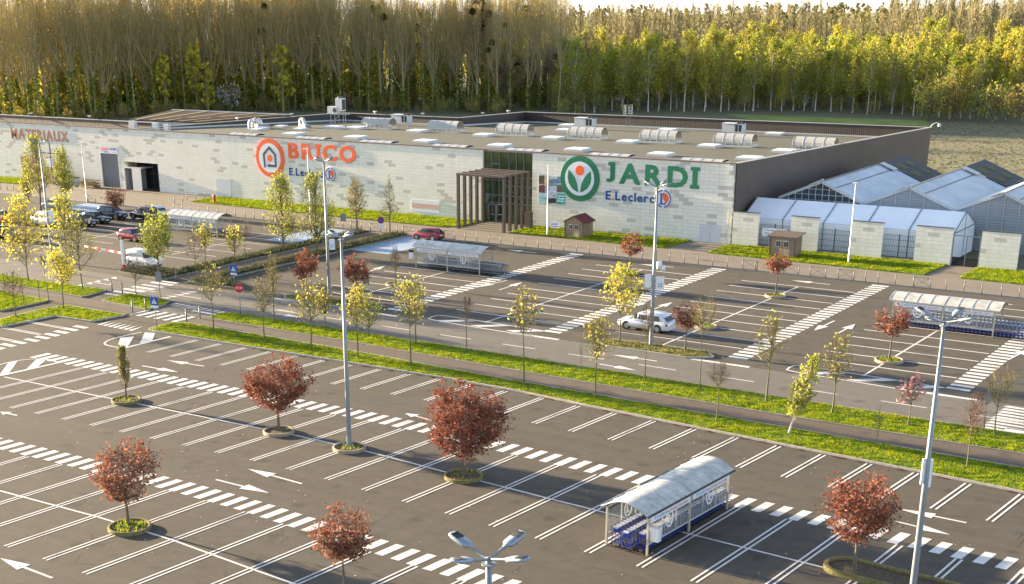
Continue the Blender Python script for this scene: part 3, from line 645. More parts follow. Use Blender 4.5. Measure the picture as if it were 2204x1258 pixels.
def addvault(x,y,L=5.4,w=2.1,h=1.0,o=True):
    fr,gl,d=vaultmesh(L,w,h,o); p=L3(x,y,rz_(y)+.1)
    for q in (fr,gl,d): q.v=[v+np.array(p) for v in q.v]
    f=part('skylight',fr,M['whitepl'],shop); part('barrel_pane',gl,M['poly'],f); part('light_well',d,M['skylightdark'],f)
for x in (-139.4,-126.6,-114.2,-102.0,-90.6,-79.6,-68.6): addvault(x,175.2)
for x in (-138.8,-126.6,-115.4,-103.8,-92.8,-81.2,-69.6): addvault(x,144.4,5.2,2.0,.22,False)
for x,y in [(-139.6,170.4),(-127.6,170),(-114.6,168.6),(-103.6,169.6),(-91.8,169.6),(-79.8,169.6),(-68.5,167),(-134.8,150.2),(-123.6,150.2),(-111.6,150),(-99.5,149.6),(-88.4,150),(-77,150),(-66.4,151.5),(-121,203.5),(-102.5,203),(-85.5,205.4),(-143,168.9),(-149,160),(-146.5,156),(-150.5,166),(-143.5,162.5),(-113.5,190)]:
    fr,gl=flatlight(); k=.65 if x<-143.2 else 1
    for q in (fr,gl): q.v=[v*np.array([k,k,k])+np.array(L3(x,y,rz_(y)+.1)) for v in q.v]
    f=part('skylight',fr,M['whitepl'],shop); part('pane',gl,M['signwhite'],f)
# ------------------------------------------------------------------ things on the roof
acp=thing('air_conditioning_unit','large white rooftop air handling unit, rightmost of three by the rear parapet','air conditioner',(-90.1,200,rz_(200)),0,'rooftop air handling units')
part('casing',MB().box((0,0,.5),(2.0,1.4,1.7)).box((0,-.2,1.7),(2.05,1.45,1.78)),M['whitepl'],acp)
mb=MB()
for x in (2.05,2.62,3.2): mb.box((x,0,.55),(x+.08,1.4,1.7))
mb.box((0,0,.46),(3.28,1.4,.5)).box((2.05,0,1.62),(3.28,1.4,1.7)).box((2.05,0,.5),(3.28,1.4,.58)).box((.1,.1,0),(.2,1.3,.5)).box((3.1,.1,0),(3.2,1.3,.5)); part('frame',mb,M['whitepl'],acp)
part('coil',MB().box((2.14,.08,.6),(3.19,1.3,1.6)),M['dgrey'],acp)
mb=MB(); mb.cyl((2.4,.7,1.7),.3,.22,14); mb.cyl((3.0,.7,1.7),.3,.22,14); part('fan',mb,M['black'],acp)
dup(acp,(-114.9,198.3,rz_(198)),0,'large white rooftop air handling unit, middle of three and in front of the ladder cage')
dup(acp,(-141.4,184.5,rz_(184.5)),0,'large white rooftop air handling unit, leftmost of three beside the stepped parapet')
t_=thing('chiller_tower','tall white chiller stacked on steel legs on the left of the roof','air conditioner',(-145.1,173.5,rz_(173)))
mb=MB()
for x in (0,1.7):
    for y in (0,1): mb.box((x,y,0),(x+.09,y+.09,2.0))
mb.box((0,0,1.9),(3.1,1.2,2.0)); mb.box((3.0,0,0),(3.1,.1,2.0)); mb.bar((0,0,.2),(1.7,0,1.8),.06); part('stand',mb,M['galv'],t_)
part('lower_unit',MB().box((-.6,0,2.0),(1.3,.9,3.1)),M['whitepl'],t_); part('upper_unit',MB().box((1.0,0.1,2.4),(2.3,1.1,4.4)),M['whitepl'],t_)
part('fan',MB().cyl((.9,-.02,2.55),.38,.03,18,axis='y'),M['dgrey'],t_); part('grille',MB().box((2.31,.2,2.6),(2.33,1.0,4.2)),M['dgrey'],t_); part('fan',MB().cyl((1.65,.6,4.4),.45,.18,16),M['dgrey'],t_)
def duct(name,label,x,y,rz=0):
    t_=thing(name,label,'ventilation duct',(x,y,rz_(y)),rz); a=np.linspace(0,math.pi,9)
    P=np.array([[(0,0,-.2),(0,0,.4)]+[(.7-.7*math.cos(q),0,.7+.6*math.sin(q)) for q in a]+[(1.45,0,.45)]]); part('elbow',MB().tubes(P,np.full(P.shape[:2],.27),12),M['galvl'],t_,True)
    part('fan_box',MB().box((1.1,-.5,0),(2.6,.5,.55)),M['galv'],t_); return t_
dv=duct('vent_duct','silver swan neck vent duct nearest the left parapet',-152.5,163.5,.2)
dup(dv,(-147.8,169.3,rz_(169)),-.4,'silver swan neck vent duct just left of the chiller tower'); dup(dv,(-141.9,179.0,rz_(179)),.1,'silver swan neck vent duct right of the chiller tower'); dup(dv,(-150.2,160.2,rz_(160)),1.2,'silver swan neck vent duct in front of the others, above the orange disc sign')
lc=thing('roof_ladder','caged steel access ladder rising above the rear parapet','ladder',(-111.9,YB-1.2,rz_(YB)))
mb=MB()
for x in (0,.7): mb.tubes([(x,0,0),(x,0,3.2)],[.035,.035],5)
for z in np.arange(.3,3.1,.3): mb.tubes([(0,0,z),(.7,0,z)],[.02,.02],4)
part('ladder',mb,M['galv'],lc); mb=MB()
for z in (2.2,2.7,3.2,3.6):
    P=[(.35+.75*math.cos(a),.55*math.sin(a)-.1,z) for a in np.linspace(0,2*np.pi,13)]; mb.tubes(P,[.03]*13,4)
for a in np.linspace(0,2*np.pi,8)[:-1]: mb.tubes([(.35+.75*math.cos(a),.55*math.sin(a)-.1,2.2),(.35+.75*math.cos(a),.55*math.sin(a)-.1,3.6)],[.025,.025],4)
part('cage',mb,M['galv'],lc)
fl=None
spots=[(260,-180),(0,-205)]
for i,(x,y) in enumerate([(-200,147.5),(-186,147.5),(-172,147.5),(-150,191.2),(-140,191.2),(-132.5,198),(-132.5,206),(-157.3,165),(-157.3,178)]):
    if fl is None:
        fl=thing('floodlight','x','floodlight',(x,y,topz(y)+.08),0,'small floodlights along the brown parapet'); part('bracket',MB().bar((0,0,0),(0,0,.35),.06),M['galv'],fl); part('lamp_head',MB().box((-.25,-.3,.33),(.25,.15,.48)),M['whitepl'],fl); o_=fl
    else: o_=dup(fl,(x,y,topz(y)+.08),i*.4)
    o_['label']='small floodlight on top of the brown parapet, %s along the roof from the left'%ordn([0,1,2,5,6,7,8,3,4][i])
cm=thing('corner_camera','white security camera on a bracket at the far right roof corner','camera',(XR,YB,topz(YB))); part('bracket',MB().tubes([(0,0,0),(.3,0,.5),(.9,0,.75),(1.3,0,.6)],[.05]*4,6),M['whitepl'],cm); part('camera_head',MB().cyl((1.3,0,.2),.22,.4,10),M['whitepl'],cm)
cm=thing('corner_camera','white security camera at the top front corner of the shop above the double door','camera',(XR-.35,FY-.02,8.3)); part('bracket',MB().bar((0,0,.1),(.15,-.35,.1),.08),M['whitepl'],cm); part('camera_head',MB().box((0,-.6,-.15),(.35,-.25,.25)),M['signwhite'],cm)
cx_=thing('condenser_unit','pair of small white condensers behind the front parapet, left of the roof','air conditioner',(-156.6,146,8.3)); part('casing',MB().box((0,0,0),(1.0,.5,1.1)),M['whitepl'],cx_); part('casing',MB().box((2.4,0,0),(3.4,.5,1.0)),M['whitepl'],cx_); part('rail',MB().tubes([(3.5,0,0),(3.5,0,1.1),(4.6,0,1.1),(4.6,0,0)],[.04]*4,4),M['galv'],cx_)
cx_=thing('condenser_unit','single white condenser box where the brown parapet meets the facade','air conditioner',(-161.6,146,8.3)); part('casing',MB().box((0,0,0),(1.2,.6,1.2)),M['whitepl'],cx_)
# timber yard canopy with dark roof and translucent yellow strips
q=[at(275,258,7.4),at(430,264,7.2),at(625,248,8.2),at(370,237,8.4)]
cn=thing('yard_canopy','dark pitched canopy roof with yellow translucent strips behind the shop','canopy',(q[0][0],q[0][1],0)); o0=np.array([q[0][0],q[0][1],0])
mb=MB(); T=[v-o0 for v in q]; mb.add(T+[v-np.array([0,0,.25]) for v in T],[(0,1,2,3),(7,6,5,4),(0,4,5,1),(1,5,6,2),(2,6,7,3),(3,7,4,0)]); part('roof',mb,mat('canopy_sheet',(.05,.042,.04),.95,0,.2,1,.1),cn)
mb=MB()
for u in (.12,.32,.52,.72,.92):
    a=T[0]*(1-u)+T[1]*u+[0,0,.10]; b_=T[3]*(1-u)+T[2]*u+[0,0,.10]; d=(T[1]-T[0]); d/=np.linalg.norm(d); mb.add([a-d*.22,a+d*.22,b_+d*.22,b_-d*.22],[(0,1,2,3)])
part('light_strip',mb,mat('yellow_sheet',(.50,.36,.13),.8),cn)
mb=MB(); mb.bar(T[0]-[0,0,.4],T[1]-[0,0,.4],.2,.5); mb.bar(T[3]+[0,0,.05],T[2]+[0,0,.05],.25,.15)
for u in (0,.25,.5,.75,1): p=T[0]*(1-u)+T[1]*u; mb.bar((p[0],p[1],0),(p[0],p[1],p[2]-.55),.2)
part('frame',mb,M['galvl'],cn)
# ------------------------------------------------------------------ signs on the facade
def disc(mb,c,r,y0,y1,mi=0,n=48,r0=0):
    th=np.linspace(0,2*np.pi,n,endpoint=False); a=[(c[0]+r*math.cos(t),c[1]+r*math.sin(t)) for t in th]
    n0=mb.n; mb.v.append(np.array([(x,y0,z) for x,z in a]+[(x,y1,z) for x,z in a])); mb.n+=2*n
    mb.ng.append(([n0+i for i in range(n)],mi)); mb.ng.append(([n0+n+i for i in range(n)][::-1],mi))
    for i in range(n): j=(i+1)%n; mb.ng.append(([n0+j,n0+i,n0+n+i,n0+n+j],mi))
def flat(mb,pts,y0,y1,mi=0):   # polygon in XZ given counter-clockwise seen from -Y
    n=len(pts); n0=mb.n; mb.v.append(np.array([(x,y0,z) for x,z in pts]+[(x,y1,z) for x,z in pts])); mb.n+=2*n
    mb.ng.append((list(range(n0,n0+n)),mi))
    for i in range(n): j=(i+1)%n; mb.ng.append(([n0+j,n0+i,n0+n+i,n0+n+j],mi))
s=thing('round_sign','orange ringed round sign with a dark house outline and orange dot','sign',(-130.0,FY,6.02))
mb=MB(); disc(mb,(0,0),2.55,-.16,-.004); part('rim',mb,M['orange'],s)
mb=MB(); disc(mb,(0,0),1.95,-.19,-.162); part('face',mb,M['signwhite'],s)
mb=MB()
hp=[(-.95,-1.15),(-1.05,.45),(0,1.38),(1.05,.45),(1.05,-1.02),(-.32,-1.02)]
def stroke(mb,pts,wd,y0,y1):
    for a,b_ in zip(pts,pts[1:]):
        a=np.array(a,float); b_=np.array(b_,float); d=b_-a; d/=np.linalg.norm(d); o=np.array([-d[1],d[0]])*wd/2
        flat(mb,[tuple(a-o-d*0),tuple(b_-o),tuple(b_+o),tuple(a+o)],y0,y1)
    for i,p in enumerate(pts): disc(mb,p,wd/2,y0-.001*(i+1),y1,n=14)
stroke(mb,hp,.34,-.21,-.192); part('house_emblem',mb,M['signdark'],s); mb=MB(); disc(mb,(.05,-.02),.47,-.22,-.192); part('dot',mb,M['orange'],s)
s=thing('shop_lettering','orange capitals BRICO mounted on the pale wall beside the orange round sign','sign',(-126.7,FY,6.1)); sign_letters(s,'BRICO',11.7,2.12,(0,-.02,0),M['orange'],.06,.034,'I',gap=.13)
def emblem(name,label,x,z,r):
    s=thing(name,label,'sign',(x,FY,z)); mb=MB(); disc(mb,(0,0),r,-.16,-.004); part('rim',mb,M['signwhite'],s)
    mb=MB()
    for a0,a1 in ((.12,3.02),(3.26,6.16)):
        th=np.linspace(a0+math.pi/2,a1+math.pi/2,22); 
        for t0,t1 in zip(th,th[1:]): flat(mb,[(r*.80*math.cos(t0),r*.80*math.sin(t0)),(r*.94*math.cos(t0),r*.94*math.sin(t0)),(r*.94*math.cos(t1),r*.94*math.sin(t1)),(r*.80*math.cos(t1),r*.80*math.sin(t1))],-.18,-.161)
    part('ring',mb,M['navy'],s)
    mb=MB(); th=np.linspace(-.9,1.75,14); flat(mb,[(0,-.05*r)]+[(.06*r+.60*r*math.cos(t),.02*r+.62*r*math.sin(t)) for t in th],-.175,-.161); part('flash',mb,M['orange'],s)
    mb=MB(); q=[(-.42,-.62),(.30,-.62),(.34,-.36),(.22,-.36),(.18,-.47),(-.10,-.47),(-.10,.42),(.02,.42),(.02,.55),(-.42,.55),(-.42,.42),(-.32,.42),(-.32,-.50),(-.42,-.50)]; flat(mb,[(a*r,b_*r) for a,b_ in q],-.20,-.161); part('letter',mb,M['navy'],s)
    return s
s=thing('shop_lettering','small navy E.Leclerc lettering with an orange dot under the orange capitals','sign',(-126.7,FY,3.9)); sign_letters(s,'E.Leclerc',5.9,1.0,(0,-.02,0),M['navy'],.06,.024,'',{'.':M['orange']},gap=.13)
emblem('round_emblem','small round navy ringed L emblem under the orange capitals',-119.35,4.42,.95)
s=thing('round_sign','green ringed round sign with two leaves and an orange dot','sign',(-81.55,FY,6.08))
mb=MB(); disc(mb,(0,0),2.58,-.16,-.004); part('rim',mb,M['green'],s); mb=MB(); disc(mb,(0,0),1.95,-.19,-.162); part('face',mb,M['signwhite'],s)
mb=MB()
for sg in (-1,1):
    e=[(.12,-1.55),(.55,-1.42),(1.1,-1.05),(1.45,-.5),(1.58,.1),(1.5,.95),(1.05,.62),(.6,.1),(.28,-.6)]
    p=[(sg*a,b_) for a,b_ in e]; flat(mb,p if sg>0 else p[::-1],-.21,-.192)
part('leaf_emblem',mb,M['green'],s); mb=MB(); disc(mb,(0.02,.95),.58,-.22,-.192); part('dot',mb,M['orange'],s)
s=thing('shop_lettering','green capitals JARDI mounted on the pale wall beside the green round sign','sign',(-78.1,FY,5.82)); sign_letters(s,'JARDI',11.4,2.35,(0,-.02,0),M['green'],.06,.034,'IJ',gap=.16)
s=thing('shop_lettering','small navy E.Leclerc lettering with an orange dot under the green capitals','sign',(-78.1,FY,3.92)); sign_letters(s,'E.Leclerc',6.25,1.0,(0,-.02,0),M['navy'],.06,.024,'',{'.':M['orange']},gap=.13)
emblem('round_emblem','small round navy ringed L emblem under the green capitals',-70.7,4.5,1.06)
s=thing('shop_lettering','thin copper coloured capitals MATERIAUX high on the left end of the wall','sign',(-184.9,FY,6.25)); sign_letters(s,'MATERIAUX',13.6,1.62,(0,-.02,0),M['copper'],.04,.026,'',gap=.10)
# banners
s=thing('banner','large photo collage banner in blue, teal and pale tones right of the glazed entrance','banner',(-87.2,FY,2.9))
mb=MB().add([(0,-.06,0),(3.75,-.06,-.05),(3.75,-.06,3.55),(1.9,-.06,3.15),(0,-.06,3.5)],[(0,1,2)]); mb=MB(); flat(mb,[(0,0),(3.75,-.05),(3.75,3.55),(1.9,3.2),(0,3.5)],-.06,-.01); part('sheet',mb,mat('banner_white',(.55,.58,.6),.5),s)
cols=[((0.05,.05,1.2,1.2),(.35,.6,.68)),((1.25,.05,2.5,.75),(.02,.03,.04)),((2.55,.05,3.7,1.35),(.02,.34,.28)),((1.3,.8,2.5,2.0),(.40,.45,.55)),((.05,1.25,.9,2.2),(.16,.06,.07)),((2.55,1.4,3.7,2.4),(.10,.10,.10)),((2.55,2.45,3.7,3.3),(.12,.22,.36)),((1.5,2.05,2.5,2.95),(.14,.22,.3)),((.05,2.25,.8,3.3),(.12,.10,.06)),((.85,2.05,1.45,3.2),(.60,.45,.28))]
for i,((a,b_,c_,d),cc) in enumerate(cols):
    mb=MB(); flat(mb,[(a,b_),(c_,b_+(.1 if i%2 else 0)),(c_,d),(a,d-.12)],-.068-.001*i,-.061); part('picture_block',mb,mat('banner_%d'%i,cc,.5,0,.6,2.5),s)
for z in (.35,.65,.95): part('text_line',MB().box((2.65,-.09,z),(3.6,-.081,z+.1)),M['signwhite'],s)
s=thing('door_sign','white sign board with small orange and blue lettering above the roller shutter','sign',(-164.4,FY,5.02)); part('board',MB().box((0,-.05,0),(3.8,.02,1.05)),M['signwhite'],s)
mb=MB(); words(mb,'BRICO',1.25,.36,(.75,-.055,.5),0,.01,.03); part('writing',mb,M['orange'],s); mb=MB(); words(mb,'E.Leclerc',.95,.22,(.85,-.055,.15),0,.01,.02); part('writing',mb,M['navy'],s); mb=MB(); words(mb,'ENTREE',1.3,.34,(2.35,-.055,.55),0,.01,.03); part('writing',mb,M['navy'],s)
mb=MB(); disc(mb,(.38,.6),.28,-.06,-.051); part('emblem',mb,M['orange'],s); mb=MB(); disc(mb,(.38,.6),.17,-.066,-.061); part('emblem',mb,M['signwhite'],s)
mb=MB()
for x in (2.75,3.05,3.35): flat(mb,[(x-.08,.14),(x+.08,.14),(x,.34)],-.06,-.051)
part('arrow_marks',mb,M['orange'],s)
s=thing('wall_poster','pale pink and white poster low on the facade behind the bare trees','poster',(-106.2,FY,.6)); part('sheet',MB().box((0,-.07,0),(4.4,-.01,1.5)),M['signwhite'],s); part('band',MB().box((.1,-.085,.45),(4.3,-.071,1.05)),mat('pink',(.62,.40,.33)),s)
# ------------------------------------------------------------------ entrance pergola
pg=thing('entrance_pergola','dark timber portal frames standing in front of the glazed entrance','pergola',(-94.8,136.5,0))
for i in range(5):
    y=i*1.32
    if i<5:
        part('post',MB().box((-.15,y-.16,0.03),(.15,y+.16,6.35)),M['pergola'],pg); part('post',MB().box((6.33,y-.16,0.03),(6.63,y+.16,6.35)),M['pergola'],pg)
        part('beam',MB().box((-.17,y-.18,6.352),(6.65,y+.18,6.6)),M['pergola'],pg)
mb=MB()
for a,b_ in (((.3,0,3),(.3,5.3,6)),((6.2,5.3,2.5),(6.2,0,6))): mb.tubes([a,b_],[.03,.03],4)
part('brace',mb,M['galv'],pg)
s=thing('litter_bin','tall brown litter bin beside the right hand pergola posts','bin',(-87.4,140.5,.07)); part('body',MB().box((-.4,-.3,0),(.4,.3,1.9)),M['pergola'],s); part('lid',MB().box((-.42,-.32,1.9),(.42,.32,2.02)),M['rust'],s)
# ------------------------------------------------------------------ wooden sheds
def shed(label,x,y,w,d,h,hr,roofm,gable=True):
    s=thing('garden_shed',label,'shed',(x,y,.16)); 
    part('walls',MB().box((0,0,0),(w,d,h)),M['wood'],s)
    mb=MB()
    if gable:
        e=.22
        mb2=MB(); mb2.add([(0,0,h),(w,0,h),(w/2,0,hr),(0,d,h),(w,d,h),(w/2,d,hr)],[(0,1,2),(3,5,4)]); part('gable',mb2,M['wood'],s)
        for sg in (0,1):
            A=(-e,-e,h-.12) if sg==0 else (w+e,-e,h-.12); k=(w/2,-e,hr+.03); A2=(A[0],d+e,A[2]); k2=(w/2,d+e,hr+.03)
            V=[A,k,k2,A2]; V2=[(a,b_,c_+.07) for a,b_,c_ in V]; f=[(0,1,2,3),(7,6,5,4),(0,4,5,1),(1,5,6,2),(2,6,7,3),(3,7,4,0)]; mb.add(V+V2,f if sg else [q[::-1] for q in f])
    else:
        V=[(-.3,-.35,h+.02),(w+.3,-.35,h+.02),(w+.3,d+.2,h+.3),(-.3,d+.2,h+.3)]; mb.add(V+[(a,b_,c_+.09) for a,b_,c_ in V],[(3,2,1,0),(4,5,6,7),(0,1,5,4),(1,2,6,5),(2,3,7,6),(3,0,4,7)])
    part('roof',mb,roofm,s)
    part('door',MB().box((w*.2,-.035,.05),(w*.5-.01,-.003,h*.92)).box((w*.5+.01,-.035,.05),(w*.8,-.003,h*.92)),M['wood'],s)
    for a in (.23,.55):
        f=part('window',MB().box((w*a,-.055,h*.5),(w*a+w*.2,-.037,h*.82)),M['whitepl'],s); part('pane',MB().box((w*a+.04,-.065,h*.5+.04),(w*a+w*.1-.02,-.056,h*.82-.04)).box((w*a+w*.1+.02,-.065,h*.5+.04),(w*a+w*.2-.04,-.056,h*.82-.04)),M['dglass'],f)
    mb=MB()
    for px_ in (0,w): mb.box((px_-.06,-.06,0),(px_+.06,.0-.002,h))
    part('corner_trim',mb,M['pergola'],s); return s
shed('wooden garden shed with a dark red gabled roof on the lawn below the green sign',-80.6,137.5,2.35,2.3,1.75,2.35,M['redroof'])
shed('small wooden garden shed with a flat dark roof beside the fence panels',-55.9,137.9,2.7,1.9,1.95,2.2,M['pergola'],False)
s=thing('notice_board','small white notice board on a post left of the red roofed shed','sign',(-82.0,137.3,.16)); part('post',MB().box((-.04,-.04,0),(.04,.04,1.5)),M['galv'],s); part('board',MB().box((-.45,-.08,.9),(.75,-.04,1.6)),M['signwhite'],s)
for z in (1.05,1.25,1.42): part('text_line',MB().box((-.35,-.09,z),(.6,-.081,z+.06)),M['navy'],s)
# ------------------------------------------------------------------ garden centre wall: stone panels with mesh fence between
WY=142.15
pans=[(-62.05,-59.05),(-55.4,-52.35),(-48.8,-45.5),(-42.15,-38.5),(-35.7,-32.1),(-27.6,-24.2),(-20.5,-17)]
nm_=['leftmost, touching the shop corner','second from the shop corner, behind the flat roofed shed','third from the shop corner','fourth from the shop corner, left of the gate','fifth from the shop corner, right of the gate','sixth from the shop corner','seventh from the shop corner']
for (a,b_),l in zip(pans,nm_):
    s=thing('wall_panel','free standing stone clad wall panel, '+l,'wall',(a,WY,0),0,'stone clad wall panels before the greenhouses'); part('wall',MB().box((0,-.12,0),(b_-a,.12,3.72)),M['panel'],s); part('coping',MB().box((-.04,-.16,3.721),(b_-a+.04,.16,3.78)),M['dgrey'],s)
M['mesh']=mat('green_mesh',(.05,.10,.085),.5,.2)
fi=0
for i in range(6):
    if i==3: continue
    a,b_=pans[i][1]+.05,pans[i+1][0]-.05
    s=thing('mesh_fence','green welded mesh fence section, %s gap from the shop corner'%ordn(i if i<3 else i),'fence',(a,WY,0),0,'mesh fence sections between the wall panels'); w_=b_-a
    part('post',MB().box((w_/2-.05,-.05,0),(w_/2+.05,.05,2.75)),M['mesh'],s); mb=MB()
    for x in np.arange(.05,w_,.17): mb.box((x-.012,-.012,.35),(x+.012,.012,2.6))
    for z in (.36,.9,1.5,2.1,2.58): mb.box((0,-.02,z),(w_,.02,z+.03))
    part('mesh',mb,M['mesh'],s); part('footing',MB().box((0,-.1,0),(w_,.1,.34)),M['kerbdark'],s)
s=thing('entrance_gate','grey framed gate between the fourth and fifth stone wall panels','gate',(-38.45,WY,0)); mb=MB()
for x in (0,1.3,2.62): mb.box((x,-.04,0),(x+.08,.04,3.1))
mb.box((0,-.045,3.02),(2.7,.045,3.12)); part('frame',mb,M['galv'],s); part('leaf',MB().box((.08,-.01,.05),(1.3,.01,.95)).box((1.38,-.01,.05),(2.62,.01,.95)),M['dglass'],s)
s=thing('fence_notice','wide white notice with small lettering fixed to the mesh fence behind the flat roofed shed','sign',(-58.6,WY-.06,1.35)); part('board',MB().box((0,-.03,0),(2.7,0,.9)),M['signwhite'],s)
mb=MB(); words(mb,'HORAIRES JARDI',2.2,.14,(.25,-.035,.62),0,.005,.02); 
for z in (.2,.36): mb.box((.3,-.04,z),(.9,-.031,z+.05)).box((1.9,-.04,z),(2.4,-.031,z+.05))
part('writing',mb,M['navy'],s); mb=MB(); disc(mb,(1.35,.3),.13,-.04,-.031); part('emblem',mb,mat('yellow_dot',(.6,.4,.05)),s)
# white marquee
M['tent']=mat('marquee_fabric',(.86,.88,.91),.45,0,.04,.5)
x0,x1,y0,y1,ze,zr=-61.7,-38.9,144.0,151.2,2.95,4.62; ym=147.6
tn=thing('marquee','long white ridge roofed marquee behind the stone wall panels','marquee',(x0,y0,0)); W_=x1-x0; D_=y1-y0; mb=MB()
mb.add([(0,0,ze),(W_,0,ze),(W_,ym-y0,zr),(0,ym-y0,zr)],[(0,1,2,3)]).add([(0,ym-y0,zr),(W_,ym-y0,zr),(W_,D_,ze),(0,D_,ze)],[(0,1,2,3)]).add([(W_,0,ze),(W_,D_,ze),(W_,ym-y0,zr)],[(0,1,2)]).add([(0,D_,ze),(0,0,ze),(0,ym-y0,zr)],[(0,1,2)]); part('roof',mb,M['tent'],tn)
mb=MB(); mb.add([(0,0,.1),(W_,0,.1),(W_,0,ze-.02),(0,0,ze-.02)],[(0,1,2,3)]).add([(W_,0.01,.1),(W_,D_,.1),(W_,D_,ze-.02),(W_,0.01,ze-.02)],[(0,1,2,3)]); part('side_wall',mb,M['tent'],tn)
mb=MB()
for i in range(6):
    x=W_*i/5*.999+.01; P=[(x,-.03,ze+.03),(x,ym-y0,zr+.05),(x,D_,ze+.03)]; mb.bar(P[0],P[1],.10,.06); mb.bar(P[1],P[2],.10,.06)
    mb.box((x-.05,-.06,0),(x+.05,.04,ze))
mb.bar((W_+.02,0,ze),(W_+.02,D_,ze),.08,.1); mb.bar((W_+.02,ym-y0,.1),(W_+.02,ym-y0,zr),.06); part('frame',mb,M['galv'],tn)
# greenhouses
M['ghroof']=ribmat('greenhouse_roof',(.58,.64,.67),1,.55,.2); M['ghslat']=ribmat('greenhouse_louvres',(.30,.32,.34),2,.3,.1); M['ghdark']=mat('greenhouse_dark_roof',(.045,.04,.042),.6,0,.3,1); M['moss']=mat('moss_skylight',(.12,.12,.04),.8,0,.5,3)
gy0,gy1,gy2=152.0,172.5,181.0; base=-61.0; pw_=9.8
for i in range(4):
    a=base+pw_*i; b_=a+pw_; m_=a+pw_/2; ze_,zr_=4.1,6.15
    g=thing('greenhouse',['leftmost greenhouse bay, with a dark glazed gable, against the brown wall','second greenhouse bay from the brown wall, with a louvred gable','third greenhouse bay from the brown wall, with a louvred gable','fourth greenhouse bay at the right edge'][i],'greenhouse',(a,gy0,0),0,'row of pitched greenhouse bays'); D1=gy1-gy0; D2=gy2-gy0; hw=pw_/2
    mb=MB(); mb.add([(0,0,ze_),(hw,0,zr_),(hw,D1,zr_),(0,D1,ze_)],[(3,2,1,0)][::1]); mb.add([(hw,0,zr_),(pw_,0,ze_),(pw_,D1,ze_),(hw,D1,zr_)],[(3,2,1,0)]); part('roof',mb,M['ghroof'],g)
    mb=MB(); mb.add([(0,D1+.02,ze_+.1),(hw,D1+.02,zr_+.1),(hw,D2,zr_+.1),(0,D2,ze_+.1)],[(3,2,1,0)]); mb.add([(hw,D1+.02,zr_+.1),(pw_,D1+.02,ze_+.1),(pw_,D2,ze_+.1),(hw,D2,zr_+.1)],[(3,2,1,0)]); mb.box((0,D2-.1,0),(pw_,D2,ze_)); part('rear_roof',mb,M['ghdark'],g)
    mb=MB()
    for u0,u1 in ((.2,.45),(.6,.85)):
        for v0 in (D1+1.2,D1+4.6):
            f=lambda u:(hw+hw*u,zr_+.13-(zr_-ze_)*u); p,q_=f(u0),f(u1); mb.add([(p[0],v0,p[1]),(q_[0],v0,q_[1]),(q_[0],v0+2,q_[1]),(p[0],v0+2,p[1])],[(3,2,1,0)])
    part('mossy_skylight',mb,M['moss'],g)
    mb=MB(); mb.add([(0,0.02,0),(pw_,0.02,0),(pw_,0.02,ze_),(0,0.02,ze_)],[(0,1,2,3)]).add([(0,0.02,ze_),(pw_,0.02,ze_),(hw,0.02,zr_)],[(0,1,2)]); part('gable',mb,M['dglass'] if i==0 else M['ghslat'],g)
    fr=MB(); fr.bar((0,-.06,ze_),(hw,-.06,zr_),.14,.3); fr.bar((hw,-.06,zr_),(pw_,-.06,ze_),.14,.3)
    for x in np.arange(.4,pw_,.78 if i==0 else 1.55):
        zt=ze_+(zr_-ze_)*(1-abs(x-hw)/hw)-.1; fr.box((x-.03,-.06,0),(x+.03,.0,zt))
    for z in ((4.1,4.7,5.3) if i==0 else ()):
        hwz=hw*(1-(z-ze_)/(zr_-ze_)); fr.box((hw-hwz,-.07,z),(hw+hwz,-.062,z+.05))
    part('frame',fr,M['galvl'],g)
    rv=MB(); rv.bar((hw-1.3,-.1,zr_-.35),(hw+.15,-.1,zr_+.3),.7,.08); part('ridge_vent',rv,M['galvl'],g)
    mb=MB(); mb.bar((hw+1.5,.5,zr_-.62),(hw+1.5,D1-1,zr_-.62),.14,.1); mb.bar((hw,0,zr_+.04),(hw,D1,zr_+.04),.2,.1); part('ridge_rail',mb,M['mgrey'],g)
    part('ridge_vent',MB().bar((hw+.2,D1-1.2,zr_+.15),(hw+2.0,D1-1.2,zr_-.55),1.3,.12),M['galvl'],g)
# goods near the left entrance
s=thing('timber_stack','heap of sawn timber on a pallet beside the roller shutter','timber stack',(-167.2,139.9,.07)); mb=MB(); rr=random.Random(3)
for i in range(26): y=rr.uniform(0,1.6); z=.2+rr.uniform(0,.9); mb.bar((rr.uniform(-.3,.3),y,z),(3.2+rr.uniform(-.4,.4),y+rr.uniform(-.3,.3),z+rr.uniform(-.1,.1)),.14,.1)
part('planks',mb,mat('sawn_wood',(.42,.28,.12),.8,0,.3),s); part('pallet',MB().box((0,0,0),(3,1.7,.14)),M['wood'],s)
s=thing('storage_box','white storage box left of the timber stack','box',(-170.4,139.9,.07)); part('body',MB().box((0,0,0),(2.0,1.4,1.2)),M['whitepl'],s); part('lid',MB().box((-.05,-.05,1.2),(2.05,1.45,1.3)),M['rust'],s)
s=thing('goods_cage','dark framed goods gantry with a white sheet in front of the left wall','rack',(-176.4,140.2,.07)); mb=MB()
for x in (0,3,6): mb.box((x,0,0),(x+.12,.12,6.2 if x else 5.4))
mb.box((0,0,4.6),(6,.1,4.75)); part('frame',mb,M['dgrey'],s); part('sheet',MB().box((1.0,.02,2.6),(3.4,.08,3.9)),M['signwhite'],s); part('crate',MB().box((3.4,-.3,0),(5.9,1.2,2.1)),M['dgrey'],s); part('back_panel',MB().box((-4.6,.4,0),(2.6,.5,4.0)),mat('terracotta_pallets',(.45,.26,.15),.8,0,.5,2),s)
